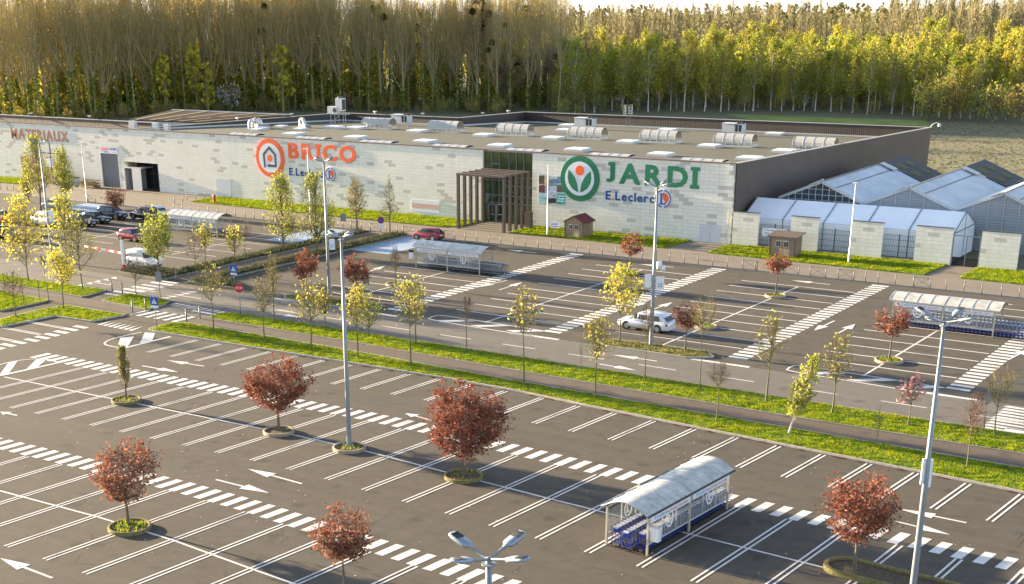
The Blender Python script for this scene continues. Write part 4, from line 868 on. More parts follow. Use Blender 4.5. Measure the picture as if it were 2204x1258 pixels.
s=thing('fire_hydrant','small red fire hydrant at the left end of the shop lawn','hydrant',(gx(462,137.3),137.3,.07)); part('body',MB().cyl((0,0,0),.18,1.0,10),mat('hydrant_red',(.5,.03,.04)),s); part('cap',MB().cyl((0,0,1.0),.24,.3,10,0,.1),bpy.data.materials['hydrant_red'],s)
# ================================================================== PLANTERS
M['ringc']=mat('planter_concrete',(.30,.25,.18),.9,0,.35,5,bmp=.2); M['ringmoss']=mat('mossy_concrete',(.17,.15,.055),.95,0,.4,4,bmp=.3)
def planter(label,px,py,r,m='ringc',weeds=0,z=.2):
    p=at(px,py,.12); s=thing('ring_planter',label,'planter',(p[0],p[1],0),0,'round concrete planters in the car park'); part('rim',MB().ring((0,0),r-.15,r,0,z,44),M[m],s,True)
    th=np.linspace(0,2*np.pi,24,endpoint=False); mb=MB(); mb.poly([((r-.14)*math.cos(t),(r-.14)*math.sin(t),.12) for t in th]); part('soil',mb,M['soil'],s)
    if weeds:
        g=np.random.default_rng(int(px)); n=weeds; a=g.uniform(0,6.3,n); q=(r-.25)*np.sqrt(g.random(n)); B=np.stack([np.cos(a)*q,np.sin(a)*q,np.full(n,.12)],1); T=B+g.normal(0,.06,(n,3))+np.array([0,0,.16]); d=np.stack([np.sin(a*7),np.cos(a*7),0*a],1)*.03; mb=MB(); mb.add(np.stack([B-d,B+d,T],1).reshape(-1,3),np.arange(3*n).reshape(n,3)); part('weeds',mb,M['grass'],s)
planter('ring planter holding the dense red tree left of the tall near lamp post',600,928,1.02,'ringc',12)
planter('ring planter of pale concrete round the foot of the tall near lamp post',752,963,1.05,'ringc',60)
planter('yellow mossy ring planter under the largest dense red tree',998,1024,1.15,'ringmoss',50)
planter('mossy ring planter with green weeds under the lower left orange red tree',279,1134,1.15,'ringmoss',190)
planter('ring planter under the tree cut off by the bottom edge',743,1293,1.1,'ringc',12)
planter('ring planter under the narrow olive clipped tree',272,861,1.05,'ringmoss',60)
planter('ring planter with a thin bare sapling, left of the glazed trolley shelter',851,611,.95,'ringc',40)
planter('ring planter behind the sparse tree with yellow tufts, with no tree of its own',1122,665,.95,'ringc',40)
planter('ring planter with grass and a sparse red tree before the double door',1357,588,.95,'ringmoss',120)
planter('ring planter on the stall centre line behind the white estate car',1519,702,.95,'ringc',60)
planter('ring planter under the sparse pinkish tree below the flat roofed shed',1669,636,.95,'ringc',60)
planter('ring planter under the orange red tree beside the right hand trolley shelter',1914,775,1.05,'ringc',120)
# long oval planter lower right
a=at(1822,1222,.1); s=thing('oval_planter','long oval concrete edged planter bed at the bottom right corner','planter',(a[0],a[1],0)); mb=MB(); 
def stad(r,L): return [(r*math.cos(t),r*math.sin(t)) for t in np.linspace(math.pi/2,3*math.pi/2,12)]+[(L+r*math.cos(t),-.35+r*math.sin(t)) for t in np.linspace(-math.pi/2,math.pi/2,12)]
o1,o2=stad(1.1,5.2),stad(.9,5.2); n=len(o1); V=[(x,y,z) for (x,y),z in [(q,0) for q in o1]+[(q,.26) for q in o1]+[(q,.26) for q in o2]+[(q,.05) for q in o2]]
for k in range(3): mb.add(V,[(k*n+i,k*n+(i+1)%n,(k+1)*n+(i+1)%n,(k+1)*n+i) for i in range(n)])
part('rim',mb,M['ringmoss'],s,False); part('soil',MB().poly([(x,y,.13) for x,y in o2]),M['soil'],s)
# ================================================================== LAMP POSTS
M['lumin']=mat('luminaire_grey',(.28,.33,.38),.4,.3,.08)
def luminaire(big=True):
    """cobra-style LED head: tapered flat housing with a ribbed cooling back, arm end at origin, pointing +X"""
    h=MB(); sec=[(0,.04,.04),(.10,.05,.05),(.13,.14,.06),(.22,.165,.065),(.60,.17,.06),(.76,.13,.035),(.79,.09,.02)]
    V=[];n=8
    for x,wy,hz in sec:
        for t in np.linspace(0,2*np.pi,n,endpoint=False): V.append((x,wy*math.copysign(abs(math.cos(t))**.35,math.cos(t)),hz*math.copysign(abs(math.sin(t))**.4,math.sin(t))))
    k=len(sec); h.add(V,[(i*n+j,i*n+(j+1)%n,(i+1)*n+(j+1)%n,(i+1)*n+j) for i in range(k-1) for j in range(n)]); h.ng.append((list(range(n))[::-1],0)); h.ng.append(([(k-1)*n+j for j in range(n)],0))
    f=MB()
    for x in np.arange(.44,.70,.045): f.box((x,-.13,.05),(x+.02,.13,.078))
    l=MB().box((.24,-.10,-.075),(.60,.10,-.05)); return h,f,l
def lamp_post(name,label,x,y,h,heads,fat=1.,z=.1,tilt=.27,arm=.62):
    s=thing(name,label,'lamp post',(x,y,z),0,'tall lamp posts of the car park'); h-=z
    P=np.array([[(0,0,-.1),(0,0,.02),(0,0,h*.35),(0,0,h)]]); part('pole',MB().tubes(P,np.array([[.17,.165,.135,.075]])*fat,12,0,True),M['galv'],s,True)
    part('base_plate',MB().box((-.24,-.24,0),(.24,.24,.03)),M['galv'],s); part('collar',MB().cyl((0,0,h-.20),.19*fat,.035,18),M['galv'],s)
    for a in heads:
        c,s_=math.cos(a),math.sin(a); ar=MB(); ar.tubes([(0,0,h-.06),(c*arm*.5,s_*arm*.5,h-.06+tilt*arm*.5),(c*arm,s_*arm,h-.06+tilt*arm)],[.042]*3,8); part('arm',ar,M['galv'],s,True)
        hd,f,l=luminaire(); ti=tilt
        for q in (hd,f,l):
            Rz=np.array([[c,-s_,0],[s_,c,0],[0,0,1]]); Ry=np.array([[math.cos(ti),0,-math.sin(ti)],[0,1,0],[math.sin(ti),0,math.cos(ti)]])
            q.v=[(v@Ry.T)@Rz.T+np.array([c*(arm-.05),s_*(arm-.05),h-.06+tilt*arm]) for v in q.v]
        g=part('luminaire',hd,M['lumin'],s,True); part('cooling_fins',f,M['dgrey'],g); part('lens',l,M['signwhite'],g)
    return s
Q4=[math.pi*.25+i*math.pi/2 for i in range(4)]
p=at(752,962); lamp_post('lamp_post','tall grey lamp post standing in the pale ring planter of the near car park',p[0],p[1],13.1,[math.radians(a) for a in (171,81,-9,-99)],1,.12,.27,.34)
p=at(1052,1200,13); lamp_post('lamp_post','nearest lamp post with four white heads, rising at the bottom edge',p[0],p[1],13.0,[math.radians(a) for a in (171,81,-9,-99)],1,0)
p=at(709,633); pa=lamp_post('lamp_post','lamp post with the blue number 27 board beside the grassy island',p[0],p[1],12.3,[math.radians(a) for a in (171,81,-9,-99)],1,.1,.27,.45)
p=at(1401,746); pb=lamp_post('lamp_post','lamp post with the number 25 board next to the white estate car',p[0],p[1],12.5,[math.radians(a) for a in (171,81,-9,-99)],1,.1,.27,.45)
p=at(2033,692,13); pc=lamp_post('lamp_post','tall lamp post before the right hand trolley shelter, cut by the bottom edge',p[0],p[1],13.0,[math.radians(a) for a in (165,75,-15,-105)],1,.1,.3,.7)
p=at(84,308,12.5); lamp_post('lamp_post','two headed lamp post among the yellow trees at the far left',p[0],p[1],12.5,[math.radians(195),math.radians(15)],.9,0)
def mast(label,px,py,top):
    p=at(px,py); h=ht((px,py),(px,top)); s=thing('slim_lamp_mast',label,'lamp post',(p[0],p[1],.05),0,'slim lamp masts along the facade'); part('pole',MB().tubes([(0,0,0),(0,0,1.5),(0,0,1.55),(0,0,h)],[.10,.10,.07,.045],8),M['galvl'],s,True); part('lamp_head',MB().box((-.15,-.75,h-.02),(.15,.12,h+.08)),M['galvl'],s); return s
mast('slim lamp mast left of the roller shutter',188,436,310); mast('slim lamp mast before the orange capitals',669,480,321); mast('slim lamp mast in front of the photo banner',1178,510,353); mast('slim lamp mast before the stone wall panels',1826,570,395)
def board(parent,h,ang,txt,m_,w_=.75,hh=1.25,off=.2):
    mb=MB(); r=.12; c,s_=math.cos(ang),math.sin(ang)
    pts=[(off,0),(off+w_,0),(off+w_,hh),(off,hh)]
    V=[(x,-.03,z) for x,z in pts]+[(x,.03,z) for x,z in pts]; mb.add(V,[(0,1,2,3),(7,6,5,4),(0,4,5,1),(1,5,6,2),(2,6,7,3),(3,7,4,0)])
    mb.box((0,-.02,.15),(off,.02,.2)).box((0,-.02,hh-.2),(off,.02,hh-.15))
    tx=MB()
    if txt: words(tx,txt,w_*.62,hh*.30,(off+w_*.2,-.035,hh*.2),0,.008,.02)
    for q in (mb,tx):
        q.v=[np.stack([v[:,0]*c-v[:,1]*s_,v[:,0]*s_+v[:,1]*c,v[:,2]+h],1) for v in q.v]
    b_=part('sign_board',mb,M['signwhite'],parent)
    if txt: part('number',tx,m_,b_)
M['skyblue']=mat('sky_blue_sign',(.15,.42,.62)); M['midblue']=mat('mid_blue_sign',(.10,.22,.42))
board(pa,4.1,.35,'27',M['skyblue'],.55,1.0); board(pb,4.45,.30,'25',M['midblue'],.62,1.05); board(pb,4.6,math.pi+.5,'',None,.5,1.05); board(pc,5.35,.95,'',None,.16,1.3,.12); board(pc,5.55,.95+math.pi,'',None,.16,1.2,.12)
s=thing('security_camera','pair of white dome cameras fixed to the lamp post beside the white estate car','camera',(pb.location[0],pb.location[1],6.55)); part('bracket',MB().box((.1,-.04,0),(.6,.04,.08)),M['whitepl'],s); part('dome',MB().cyl((.42,0,-.35),.2,.6,12),M['signwhite'],s,True); part('dome',MB().cyl((.78,0,-.45),.15,.4,12),M['signwhite'],s,True)
# ================================================================== BOLLARDS AND CROSS BARRIERS
bz=.09; BY=129.68
bol=thing('bollard','x','bollard',(0,0,0),0,'grey steel bollards along the kerb before the shop'); part('post',MB().cyl((0,0,0),.05,.95,8,0),M['mgrey'],bol,True); part('cap',MB().cyl((0,0,.95),.062,.06,8,0,.03),M['galv'],bol,True)
bpx=[375,393,411,430,449,469,488,507,528,548,568,589,610,632,654,676,698,718,738,831,855,1001,1026,1052,1078,1105,1131,1158,1186,1213,1241,1268,1296,1325,1354,1382,1412,1441,1472,1502,1533,1565,1625,1659,1862,1889,1926,2035,2074,2112,2154,2193]
first=True
for i,px in enumerate(bpx):
    lab='grey steel bollard of the kerb row before the shop, %s from the left end'%ordn(i)
    if first: bol.location=(gx(px,BY),BY,bz); bol['label']=lab; first=False
    else: dup(bol,(gx(px,BY),BY,bz),0,lab)
for i,(px,py) in enumerate([(2,410),(16,411),(30,412),(376,440),(394,437),(403,433),(422,431),(441,428)]):
    p=at(px,py); dup(bol,(p[0],p[1],bz),0,('grey bollard by the left edge before the pale wall, %s from the edge'%ordn(i)) if i<3 else ('grey bollard of the short second row by the hydrant, %s from the left'%ordn(i-3)),'grey bollards off the main row')
for i,(px,py) in enumerate([(242,631),(264,635),(286,675),(314,670),(402,695),(431,688),(380,607)]):
    p=at(px,py); b_=dup(bol,(p[0],p[1],.04),0,'dark bollard at the pedestrian crossing, %s from the left'%ordn(i),'bollards at the pedestrian crossing',(1.3,1.3,1.15))
xb=thing('cross_barrier','x','barrier',(0,0,0),0,'cross braced barriers in the bollard row'); mb=MB()
for x in (0,1.55): part('post',MB().cyl((x,0,0),.05,1.0,8),M['mgrey'],xb,True)
mb.bar((0,0,.92),(1.55,0,.92),.04).bar((0,0,.1),(1.55,0,.1),.03); part('rail',mb,M['mgrey'],xb); part('cross_brace',MB().bar((.03,0,.12),(1.52,0,.9),.025).bar((.03,.03,.9),(1.52,.03,.12),.025),M['mgrey'],xb)
first=True
for i,px in enumerate([190,250,756,797,868,955,1598,1686,1743,1803,1965]):
    X=gx(px,BY); lab='cross braced barrier in the kerb row before the shop, %s from the left'%ordn(i)
    if first: xb.location=(X,BY,bz); xb['label']=lab; first=False
    else: dup(xb,(X,BY,bz),0,lab)
# wire fence posts on the left
for i,(px,py) in enumerate([(85,642),(105,648),(10,623),(52,657)]):
    p=at(px,py,.1); s=thing('fence_post','dark green wire fence post on the left lawn, %s from the left'%['third','fourth','first','second'][i],'post',(p[0],p[1],.1),0,'wire fence posts on the left lawn'); part('post',MB().cyl((0,0,0),.04,1.55,6),M['mesh'],s); part('cap',MB().cyl((0,0,1.55),.05,.04,6),M['mesh'],s)
# ================================================================== ROAD SIGNS
M['signblue']=mat('road_blue',(.015,.10,.42),.4); M['signred']=mat('road_red',(.55,.02,.02),.4)
def pole_sign(label,px,py,top,kind,rz=0.,cat='road sign',z=.1):
    p=at(px,py,z); h=ht((px,py),(px,top))-z; s=thing('road_sign',label,cat,(p[0],p[1],z),rz); part('pole',MB().cyl((0,.03,0),.035,h,7),M['galv'],s,True)
    if kind=='ped':
        part('plate',MB().box((-.35,-.03,h-.75),(.35,0,h-.05)),M['signblue'],s); mb=MB(); flat(mb,[(-.24,h-.62),(.24,h-.62),(0,h-.16)],-.042,-.031); part('triangle',mb,M['signwhite'],s); mb=MB(); disc(mb,(0,h-.33),.04,-.052,-.043,n=10); mb.bar((0,-.047,h-.36),(0,-.047,h-.48),.05,.008).bar((0,-.047,h-.47),(-.08,-.047,h-.6),.03,.008).bar((0,-.047,h-.47),(.08,-.047,h-.6),.03,.008); part('walking_figure',mb,M['black'],s); part('lower_plate',MB().box((-.35,-.03,h-1.0),(.35,0,h-.80)),M['signwhite'],s)
    if kind=='stop':
        mb=MB(); flat(mb,[(.42*math.cos(t),h-.45+.42*math.sin(t)) for t in np.arange(8)*math.pi/4+math.pi/8],-.03,0); part('plate',mb,M['signred'],s); mb=MB(); words(mb,'STOP',.62,.24,(-.31,-.035,h-.57),0,.008,.02); part('writing',mb,M['signwhite'],s)
    if kind=='nopark':
        mb=MB(); disc(mb,(0,h-.4),.40,-.03,0,n=24); part('rim',mb,M['signred'],s); mb=MB(); disc(mb,(0,h-.4),.31,-.042,-.031,n=24); part('face',mb,M['signblue'],s); mb=MB(); mb.bar((-.22,-.048,h-.18),(.22,-.048,h-.62),.01,.07); part('slash',mb,M['signred'],s); part('lower_plate',MB().box((-.28,-.03,h-1.3),(.28,0,h-.88)),M['signwhite'],s)
    if kind=='back': part('plate',MB().box((-.33,-.02,h-.95),(.33,0,h-.02)),M['galv'],s)
    if kind=='lamp': part('head',MB().box((-.06,-.5,h-.05),(.06,.05,h+.04)),M['galv'],s)
    return s
pole_sign('blue pedestrian crossing sign on a pole at the tip of the near verge',337,706,636,'ped',.35); pole_sign('blue pedestrian crossing sign on the bank beside the walkway',505,618,568,'ped',.35)
pole_sign('red STOP sign on a pole at the road verge',518,678,607,'stop',.45); pole_sign('round red and blue no parking sign beside the dark red hatchback',821,519,465,'nopark',.35); pole_sign('round red and blue no parking sign near the left goods gantry',138,440,402,'nopark',.35,z=0)
pole_sign('grey back of a sign on the island at the foot of the van bay',345,642,583,'back',.2); pole_sign('grey back of a sign by the blue bays, between lime green trees',740,507,458,'back',.5); pole_sign('grey back of a sign on the island beside the red leaved tree',788,632,590,'back',.5); pole_sign('grey back of a sign left of the crossing among yellow trees',97,603,550,'back',.2,z=0)
pole_sign('thin grey signpost on the verge at the right edge',2117,930,835,'back',1.45)
# height barrier with a red and white bar over the left entrance
p=at(268,587); q=at(150,560); s=thing('height_barrier','white post with a red and white striped bar across the left car park entrance','barrier',(p[0],p[1],.05)); part('post',MB().box((-.12,-.12,0),(.12,.12,3.3)),M['signwhite'],s)
for z in (.3,): part('stripe',MB().box((-.125,-.125,.3),(.125,.125,.8)),M['signred'],s)
dx,dy=(q-p)[:2]/np.linalg.norm((q-p)[:2]); L_=7.5; n=9
for i in range(n):
    a=i*L_/n; b_=(i+1)*L_/n-.002; part('bar_segment',MB().bar((dx*a-.0,dy*a,1.95-.02*i*.6),(dx*b_,dy*b_,1.95-.02*(i+1)*.6),.14,.2),M['signred'] if i%2 else M['signwhite'],s)
# ================================================================== TROLLEYS
M['wire']=mat('trolley_wire',(.40,.42,.44),.35,.6,.1); M['blueplast']=mat('trolley_blue',(.02,.05,.30),.45); M['bluelight']=mat('trolley_grip',(.50,.53,.62),.5)
def trolley_meshes(blue=True):
    w=MB(); B0,B1=(.18,.52),(.24,.98)  # basket tapers to the front: x = travel direction
    def pt(u,v,z): # u 0..1 front->back, v -1..1
        return (-.38+.80*u, v*(.19+.07*u), z)
    zb,zt=.42,.92
    for z in np.linspace(0,1,6):
        zz=lambda u:zb+(zt-zb)*z+.08*u*z
        for v in (-1,1): w.tubes([pt(0,v,zz(0)),pt(1,v,zz(1))],[.007]*2,3)
        w.tubes([pt(0,-1,zz(0)),pt(0,1,zz(0))],[.007]*2,3)
    for u in np.linspace(0,1,9):
        for v in (-1,1): w.tubes([pt(u,v,zb),pt(u,v,zt+.08*u)],[.006]*2,3)
        w.tubes([pt(u,-1,zb),pt(u,1,zb)],[.006]*2,3)
    for v in np.linspace(-1,1,5): w.tubes([pt(0,v,zb),pt(1,v,zb)],[.006]*2,3); w.tubes([pt(0,v,zb),pt(0,v,zt)],[.006]*2,3)
    for v in (-1,1): w.tubes([pt(0,v,zt),pt(1,v,zt+.08)],[.013]*2,4)
    c=MB()
    for v in (-1,1): c.tubes([(.50,v*.26,1.02),(.42,v*.25,.42),(.46,v*.26,.20),(-.40,v*.17,.15)],[.020]*4,5)
    c.tubes([(-.40,-.17,.15),(-.40,.17,.15)],[.02,.02],5); c.bar((.44,-.25,.2),(.44,.25,.2),.04)
    h=MB(); h.tubes([(.52,-.27,1.03),(.52,.27,1.03)],[.022,.022],7); f=MB(); f.box((.40,-.15,.985),(.56,.15,1.055)); h.box((.42,-.20,.74),(.45,.20,.92))
    wh=[]
    for x,y in ((.46,-.25),(.46,.25),(-.40,-.17),(-.40,.17)): m=MB(); m.cyl((x,y-.02,.065),.065,.04,10,0,axis='y'); wh.append(m.mesh('wheel',M['black']))
    return [('basket',w.mesh('basket',M['wire'])),('chassis',c.mesh('chassis',M['blueplast'] if blue else M['galv'])),('handle',h.mesh('handle',M['blueplast'] if blue else M['galv'])),('handle_plate',f.mesh('handle_plate',M['bluelight'] if blue else M['galvl']))]+[('wheel',q) for q in wh]
TB,TG=trolley_meshes(True),trolley_meshes(False)
def trolley(kind,label,x,y,rz,group,few=False):
    s=thing('shopping_trolley',label,'shopping trolley',(x,y,.02),rz,group)
    for nm,me in (kind if not few else kind[:4]+kind[4:6]):
        o=bpy.data.objects.new(nm,me); C.objects.link(o); o.parent=s
# ================================================================== TROLLEY SHELTERS
M['sglass']=glass('shelter_glass',(.55,.6,.58),.06,.13); M['beigem']=mat('beige_post',(.50,.46,.36),.5,.2); M['roofpan']=mat('aged_polycarbonate',(.50,.49,.44),.42,.05,.35,1.3,coat=.1); M['pinkt']=mat('pink_text',(.55,.18,.2))
def shelter(label,x,y,rz,L,W=2.45,he=2.15,panels=6,clear=False,over=.17):
    """length L along local +X, width W along +Y; barrel roof"""
    s=thing('trolley_shelter',label,'shelter',(x,y,.01),rz,'glazed trolley shelters')
    for i in range(3):
        for yy in (0,W): xx=L*i/2; part('post',MB().box((xx-.05,yy-.05,0),(xx+.05,yy+.05,he)),M['beigem'],s)
    hr=.52; W2=W/2+over; th=np.linspace(-1,1,13); arc_=[(W/2+W2*t,he-.02+hr*math.cos(t*math.pi/2*.96)-0) for t in th]
    rf_=MB(); x0_,x1_=-.35,L+.35
    V=[(xx,a,z) for xx in np.linspace(x0_,x1_,9) for a,z in arc_]; n=13
    f=[(i*n+j,(i+1)*n+j,(i+1)*n+j+1,i*n+j+1) for i in range(8) for j in range(n-1)]; rf_.add(V,f); rf_.add([(a,b_,c-.03) for a,b_,c in V],[q[::-1] for q in f]); part('roof',rf_,M['roofpan'],s,True)
    rb=MB(); P=np.array([[(xx,a,z+.02) for a,z in arc_] for xx in np.linspace(x0_,x1_,9)]); rb.tubes(P,np.full(P.shape[:2],.012),4); part('roof_rib',rb,M['galvl'],s)
    ed=MB()
    for a,z in (arc_[0],arc_[-1]): ed.bar((x0_,a,z),(x1_,a,z),.07,.09)
    part('gutter',ed,M['dgrey'] if not clear else M['galvl'],s)
    for yy,sg in ((-.0,-1),(W,1)):
        for i in range(panels):
            a=L*i/panels+.06; b_=L*(i+1)/panels-.06; part('glass_panel',MB().box((a,yy-.008,.62),(b_,yy+.008,he-.30)),M['sglass'],s)
        fm=MB()
        for i in range(1,panels): fm.box((L*i/panels-.022,yy-.03,.6),(L*i/panels+.022,yy+.03,he-.28))
        fm.bar((.0,yy,.58),(L,yy,.58),.06,.08); fm.bar((0,yy,he-.05),(L,yy,he-.05),.08,.1); part('panel_frame',fm,M['galvl'],s)
    for k in (0,1):
        a=L*k/2+.12; b_=L*(k+1)/2-.12
        for yy in (-.06,): 
            bd=part('sign_strip',MB().box((a,yy-.02,he-.44),(b_,yy+.02,he-.12)),M['signwhite'],s)
            t=MB(); words(t,'E.Leclerc',1.15,.20,(a+.35,yy-.024,he-.36),0,.004,.02); part('writing',t,M['skyblue'],bd)
            t=MB(); words(t,'merci de ranger votre chariot',b_-a-1.75,.15,(a+1.5,yy-.024,he-.35),0,.004,0); part('writing',t,M['pinkt'],bd)
    for k in (1,panels-2):
        cx0=L*(k+.5)/panels
        for yy in (-.02,W+.02):
            r_=MB(); disc(r_,(cx0,(he+.6)/2-.02),.36,yy-.006,yy+.006,n=24); ring_=MB()
            th_=np.linspace(0,2*np.pi,29)
            for t0,t1 in zip(th_,th_[1:]): flat(ring_,[(cx0+.30*math.cos(t0),1.36+.36*math.sin(t0)),(cx0+.38*math.cos(t0),1.36+.46*math.sin(t0)),(cx0+.38*math.cos(t1),1.36+.46*math.sin(t1)),(cx0+.30*math.cos(t1),1.36+.36*math.sin(t1))],yy-.008,yy+.008)
            ring_.box((cx0-.14,yy-.008,1.14),(cx0-.05,yy+.008,1.60)).box((cx0-.048,yy-.008,1.14),(cx0+.13,yy+.008,1.22)); part('ring_emblem',ring_,M['signwhite'],s)
    return s
# near shelter: long axis away from the camera
sx,sy,ang=-28.55,57.35,math.pi/2-.065
shelter('nearest trolley shelter with a stained barrel roof in the near car park',sx,sy,ang,8.3,2.4)
def loc(x,y): c,s_=math.cos(ang),math.sin(ang); return sx+x*c-y*s_, sy+x*s_+y*c
for r_ in range(3):
    yy=[.42,1.16,1.92][r_]; n=27
    for k in range(n):
        xx=.35+[.35,.0,.25][r_]+k*.318; X,Y_=loc(xx,yy)
        trolley(TB,'blue shopping trolley, %s row of the nearest shelter, %s from its open end'%(['right','middle','left'][r_],ordn(k)),X,Y_,ang+math.pi,'nested trolleys in the nearest shelter',k>3)
p=at(1405,1180,1.0); s=thing('litter_bin','white litter bin hung on the front corner post of the nearest shelter','bin',(*loc(.35,-.25),.75)); part('body',MB().box((-.22,-.18,0),(.22,.18,.75)),M['signwhite'],s); part('lid',MB().box((-.24,-.2,.75),(.24,.2,.83)),M['galvl'],s)
shelter('glazed trolley shelter with steel trolleys in the middle of the far car park',-84.5,113.9,0,7.9,2.5,clear=True)
for r_ in range(2):
    for k in range(26):
        if r_==1 and 9<k<14: continue
        X=-83.6+k*.325+(.1 if r_ else 0); 
        if k>11: X+=.5
        trolley(TG,'steel shopping trolley in the %s row of the middle shelter, %s from its left end'%(['front','back'][r_],ordn(k)),X,114.5+r_*1.15,0,'nested steel trolleys in the middle shelter',True)
s=thing('litter_bin','white and black litter bin at the left post of the middle trolley shelter','bin',(-84.9,113.6,.9)); part('body',MB().box((-.2,-.15,0),(.2,.15,.7)),M['signwhite'],s); part('lid',MB().box((-.21,-.16,.7),(.21,.16,.9)),M['black'],s)
shelter('right hand trolley shelter packed with blue trolleys in the far car park',-34.8,113.2,0,8.1,2.4,clear=True)
for r_ in range(2):
    for k in range(30):
        trolley(TB,'blue shopping trolley, %s row of the right hand shelter, %s from its left end'%(['front','back'][r_],ordn(k)),-34.2+k*.315,113.85+r_*1.1,0,'nested blue trolleys in the right hand shelter',True)
shelter('far trolley shelter on the left, behind the parked cars and the light green tree',-124.1,117.1,0,8.0,2.4,clear=True)
for k in range(12): trolley(TG,'steel shopping trolley in the far left shelter, %s from its right end'%ordn(k),-116.6-k*.33,117.7,0,'nested steel trolleys in the far left shelter',True)
# ================================================================== CARS
M['tyre']=mat('tyre',(.02,.02,.021),.8); M['alloy']=mat('alloy_wheel',(.45,.46,.47),.3,.7); M['carglass']=glass('car_glass',(.015,.02,.024),.04); M['lampred']=mat('tail_lamp',(.45,.02,.03),.25,coat=.5); M['lampclear']=mat('head_lamp',(.6,.6,.62),.2,coat=.5); M['plate']=mat('number_plate',(.65,.65,.62)); M['trimb']=mat('black_trim',(.03,.03,.032),.6)
def carpaint(n,c): return mat(n,c,.28,.15,.03,.5,.5,coat=.9)
def car(label,x,y,rz,L,W,Hc,colour,kind='hatch',cat='car',name='parked_car'):
    """nose at +X. stations: (x frac from rear, belt z, roof z or None, half width)"""
    s=thing(name,label,cat,(x,y,.015),rz); m=colour
    hb_={'hatch':.93,'estate':.93,'suv':1.02,'van':1.12}[kind]
    rb={'hatch':(.03,.17,.60,.74),'estate':(.02,.13,.60,.76),'suv':(.03,.12,.62,.75),'van':(.01,.04,.63,.80)}[kind]   # rear base, roof rear, roof front, windscreen base
    gc=.20; b=MB()
    xs=[0,.015,.05,rb[0]+.06,.25,.45,.6,rb[3],.86,.94,.985,1.0]; V=[]; n=10
    for i,f in enumerate(xs):
        e=min(f,1-f); wf_=W/2*(1-.16*max(0,1-e/.05)**2-.05*max(0,1-e/.16)); 
        zt=hb_ if f<rb[3]-.01 else hb_-(f-rb[3])/(1-rb[3])*(.24 if kind!='van' else .30)-.03*(f>.97)
        zb=gc+.10*max(0,1-e/.04)
        if f<.02: zt=hb_-.10
        X=(f-.5)*L
        V+=[(X,-wf_*.86,zb),(X,-wf_,zb+.12),(X,-wf_*1.0,(zb+zt)/2+.02),(X,-wf_*.965,zt-.06),(X,-wf_*.88,zt),(X,wf_*.88,zt),(X,wf_*.965,zt-.06),(X,wf_,(zb+zt)/2+.02),(X,wf_,zb+.12),(X,wf_*.86,zb)]
    k=len(xs); b.add(V,[(i*n+j,i*n+(j+1)%n,(i+1)*n+(j+1)%n,(i+1)*n+j) for i in range(k-1) for j in range(n)]); b.ng.append((list(range(n))[::-1],0)); b.ng.append(([(k-1)*n+j for j in range(n)],0))
    b.v[-1]=b.v[-1]*np.array([1,1,1]); 
    for ff in b.f[4]: ff[:]=ff[:,::-1]
    b.ng=[(l[::-1],q) for l,q in b.ng]
    part('body',b,m,s,True)
    # cabin
    wb,wr=W/2*.89,W/2*.70; xr0,xr1,xr2,xr3=[(f-.5)*L for f in rb]
    c=MB(); zr=Hc; zb=hb_-.03
    st=[(xr0,zb,wb*.93,None),(xr1,zr-.06,wr*.98,1),(xr1+.12,zr-.015,wr,1),((xr1+xr2)/2,zr,wr,1),(xr2-.1,zr-.03,wr,1),(xr2,zr-.07,wr*.97,1),(xr3,zb-.02,wb*.95,None)]
    if kind=='van': st=[(xr0,zb,wb*.98,None),(xr1,zr-.05,wb*.93,1),(xr1+.1,zr,wb*.92,1),(xr1+L*.35,zr,wb*.92,1),(xr2-.35,zr-.03,wb*.88,1),(xr2,zr-.25,wb*.80,1),(xr3,zb-.02,wb*.95,None)]; wr=wb*.9
    Vc=[];
    for X,z,wd,t in st:
        Xb=X
        if t: Vc+=[(Xb,-wb*.985,zb),(Xb,-wd,z-.05),(Xb,-wd*.8,z),(Xb,wd*.8,z),(Xb,wd,z-.05),(Xb,wb*.985,zb)]
        else: Vc+=[(Xb,-wd,zb-.01),(Xb,-wd*.97,z),(Xb,-wd*.8,z+.005),(Xb,wd*.8,z+.005),(Xb,wd*.97,z),(Xb,wd,zb-.01)]
    n=6; k=len(st); c.add(Vc,[(i*n+j,(i+1)*n+j,(i+1)*n+(j+1)%n,i*n+(j+1)%n) for i in range(k-1) for j in range(n)]); part('roof',c,m,s,True)
    def lerp(a,b_,u): return tuple(np.array(a)*(1-u)+np.array(b_)*u)
    def pane(name_,P4,off,nrm):
        P=np.array(P4,float)+np.array(nrm)*off; mb=MB(); mb.add(P,[(0,1,2,3)]); part(name_,mb,M['carglass'],s)
    zt_=zr-.12
    for sg in (-1,1):
        yb_,yt_=sg*(wb*.985+.012),sg*(wr+.02+(.01 if kind!='van' else 0)); 
        yat=lambda z: yb_+(yt_-yb_)*((z-zb)/(zr-.05-zb))
        if kind=='van': spans=[(.66,.80,.64,.715)]
        elif kind=='estate': spans=[(.60,.742,.585,.64),(.40,.59,.40,.575),(.20,.385,.20,.385),]; spans=[(.605,.735,.59,.635),(.40,.59,.405,.575),(.155,.385,.185,.39)]
        elif kind=='suv': spans=[(.60,.73,.59,.635),(.39,.585,.40,.575),(.14,.375,.17,.385)]
        else: spans=[(.47,.72,.475,.615),(.17,.455,.215,.46)]
        z0_,z1_=zb+.05,zt_-.02
        for a0,a1,t0,t1 in spans:
            q=[((a0-.5)*L,yat(z0_),z0_),((a1-.5)*L,yat(z0_),z0_),((t1-.5)*L,yat(z1_),z1_),((t0-.5)*L,yat(z1_),z1_)]
            if sg>0: q=q[::-1]
            pane('side_window',q,.006,(0,sg,0))
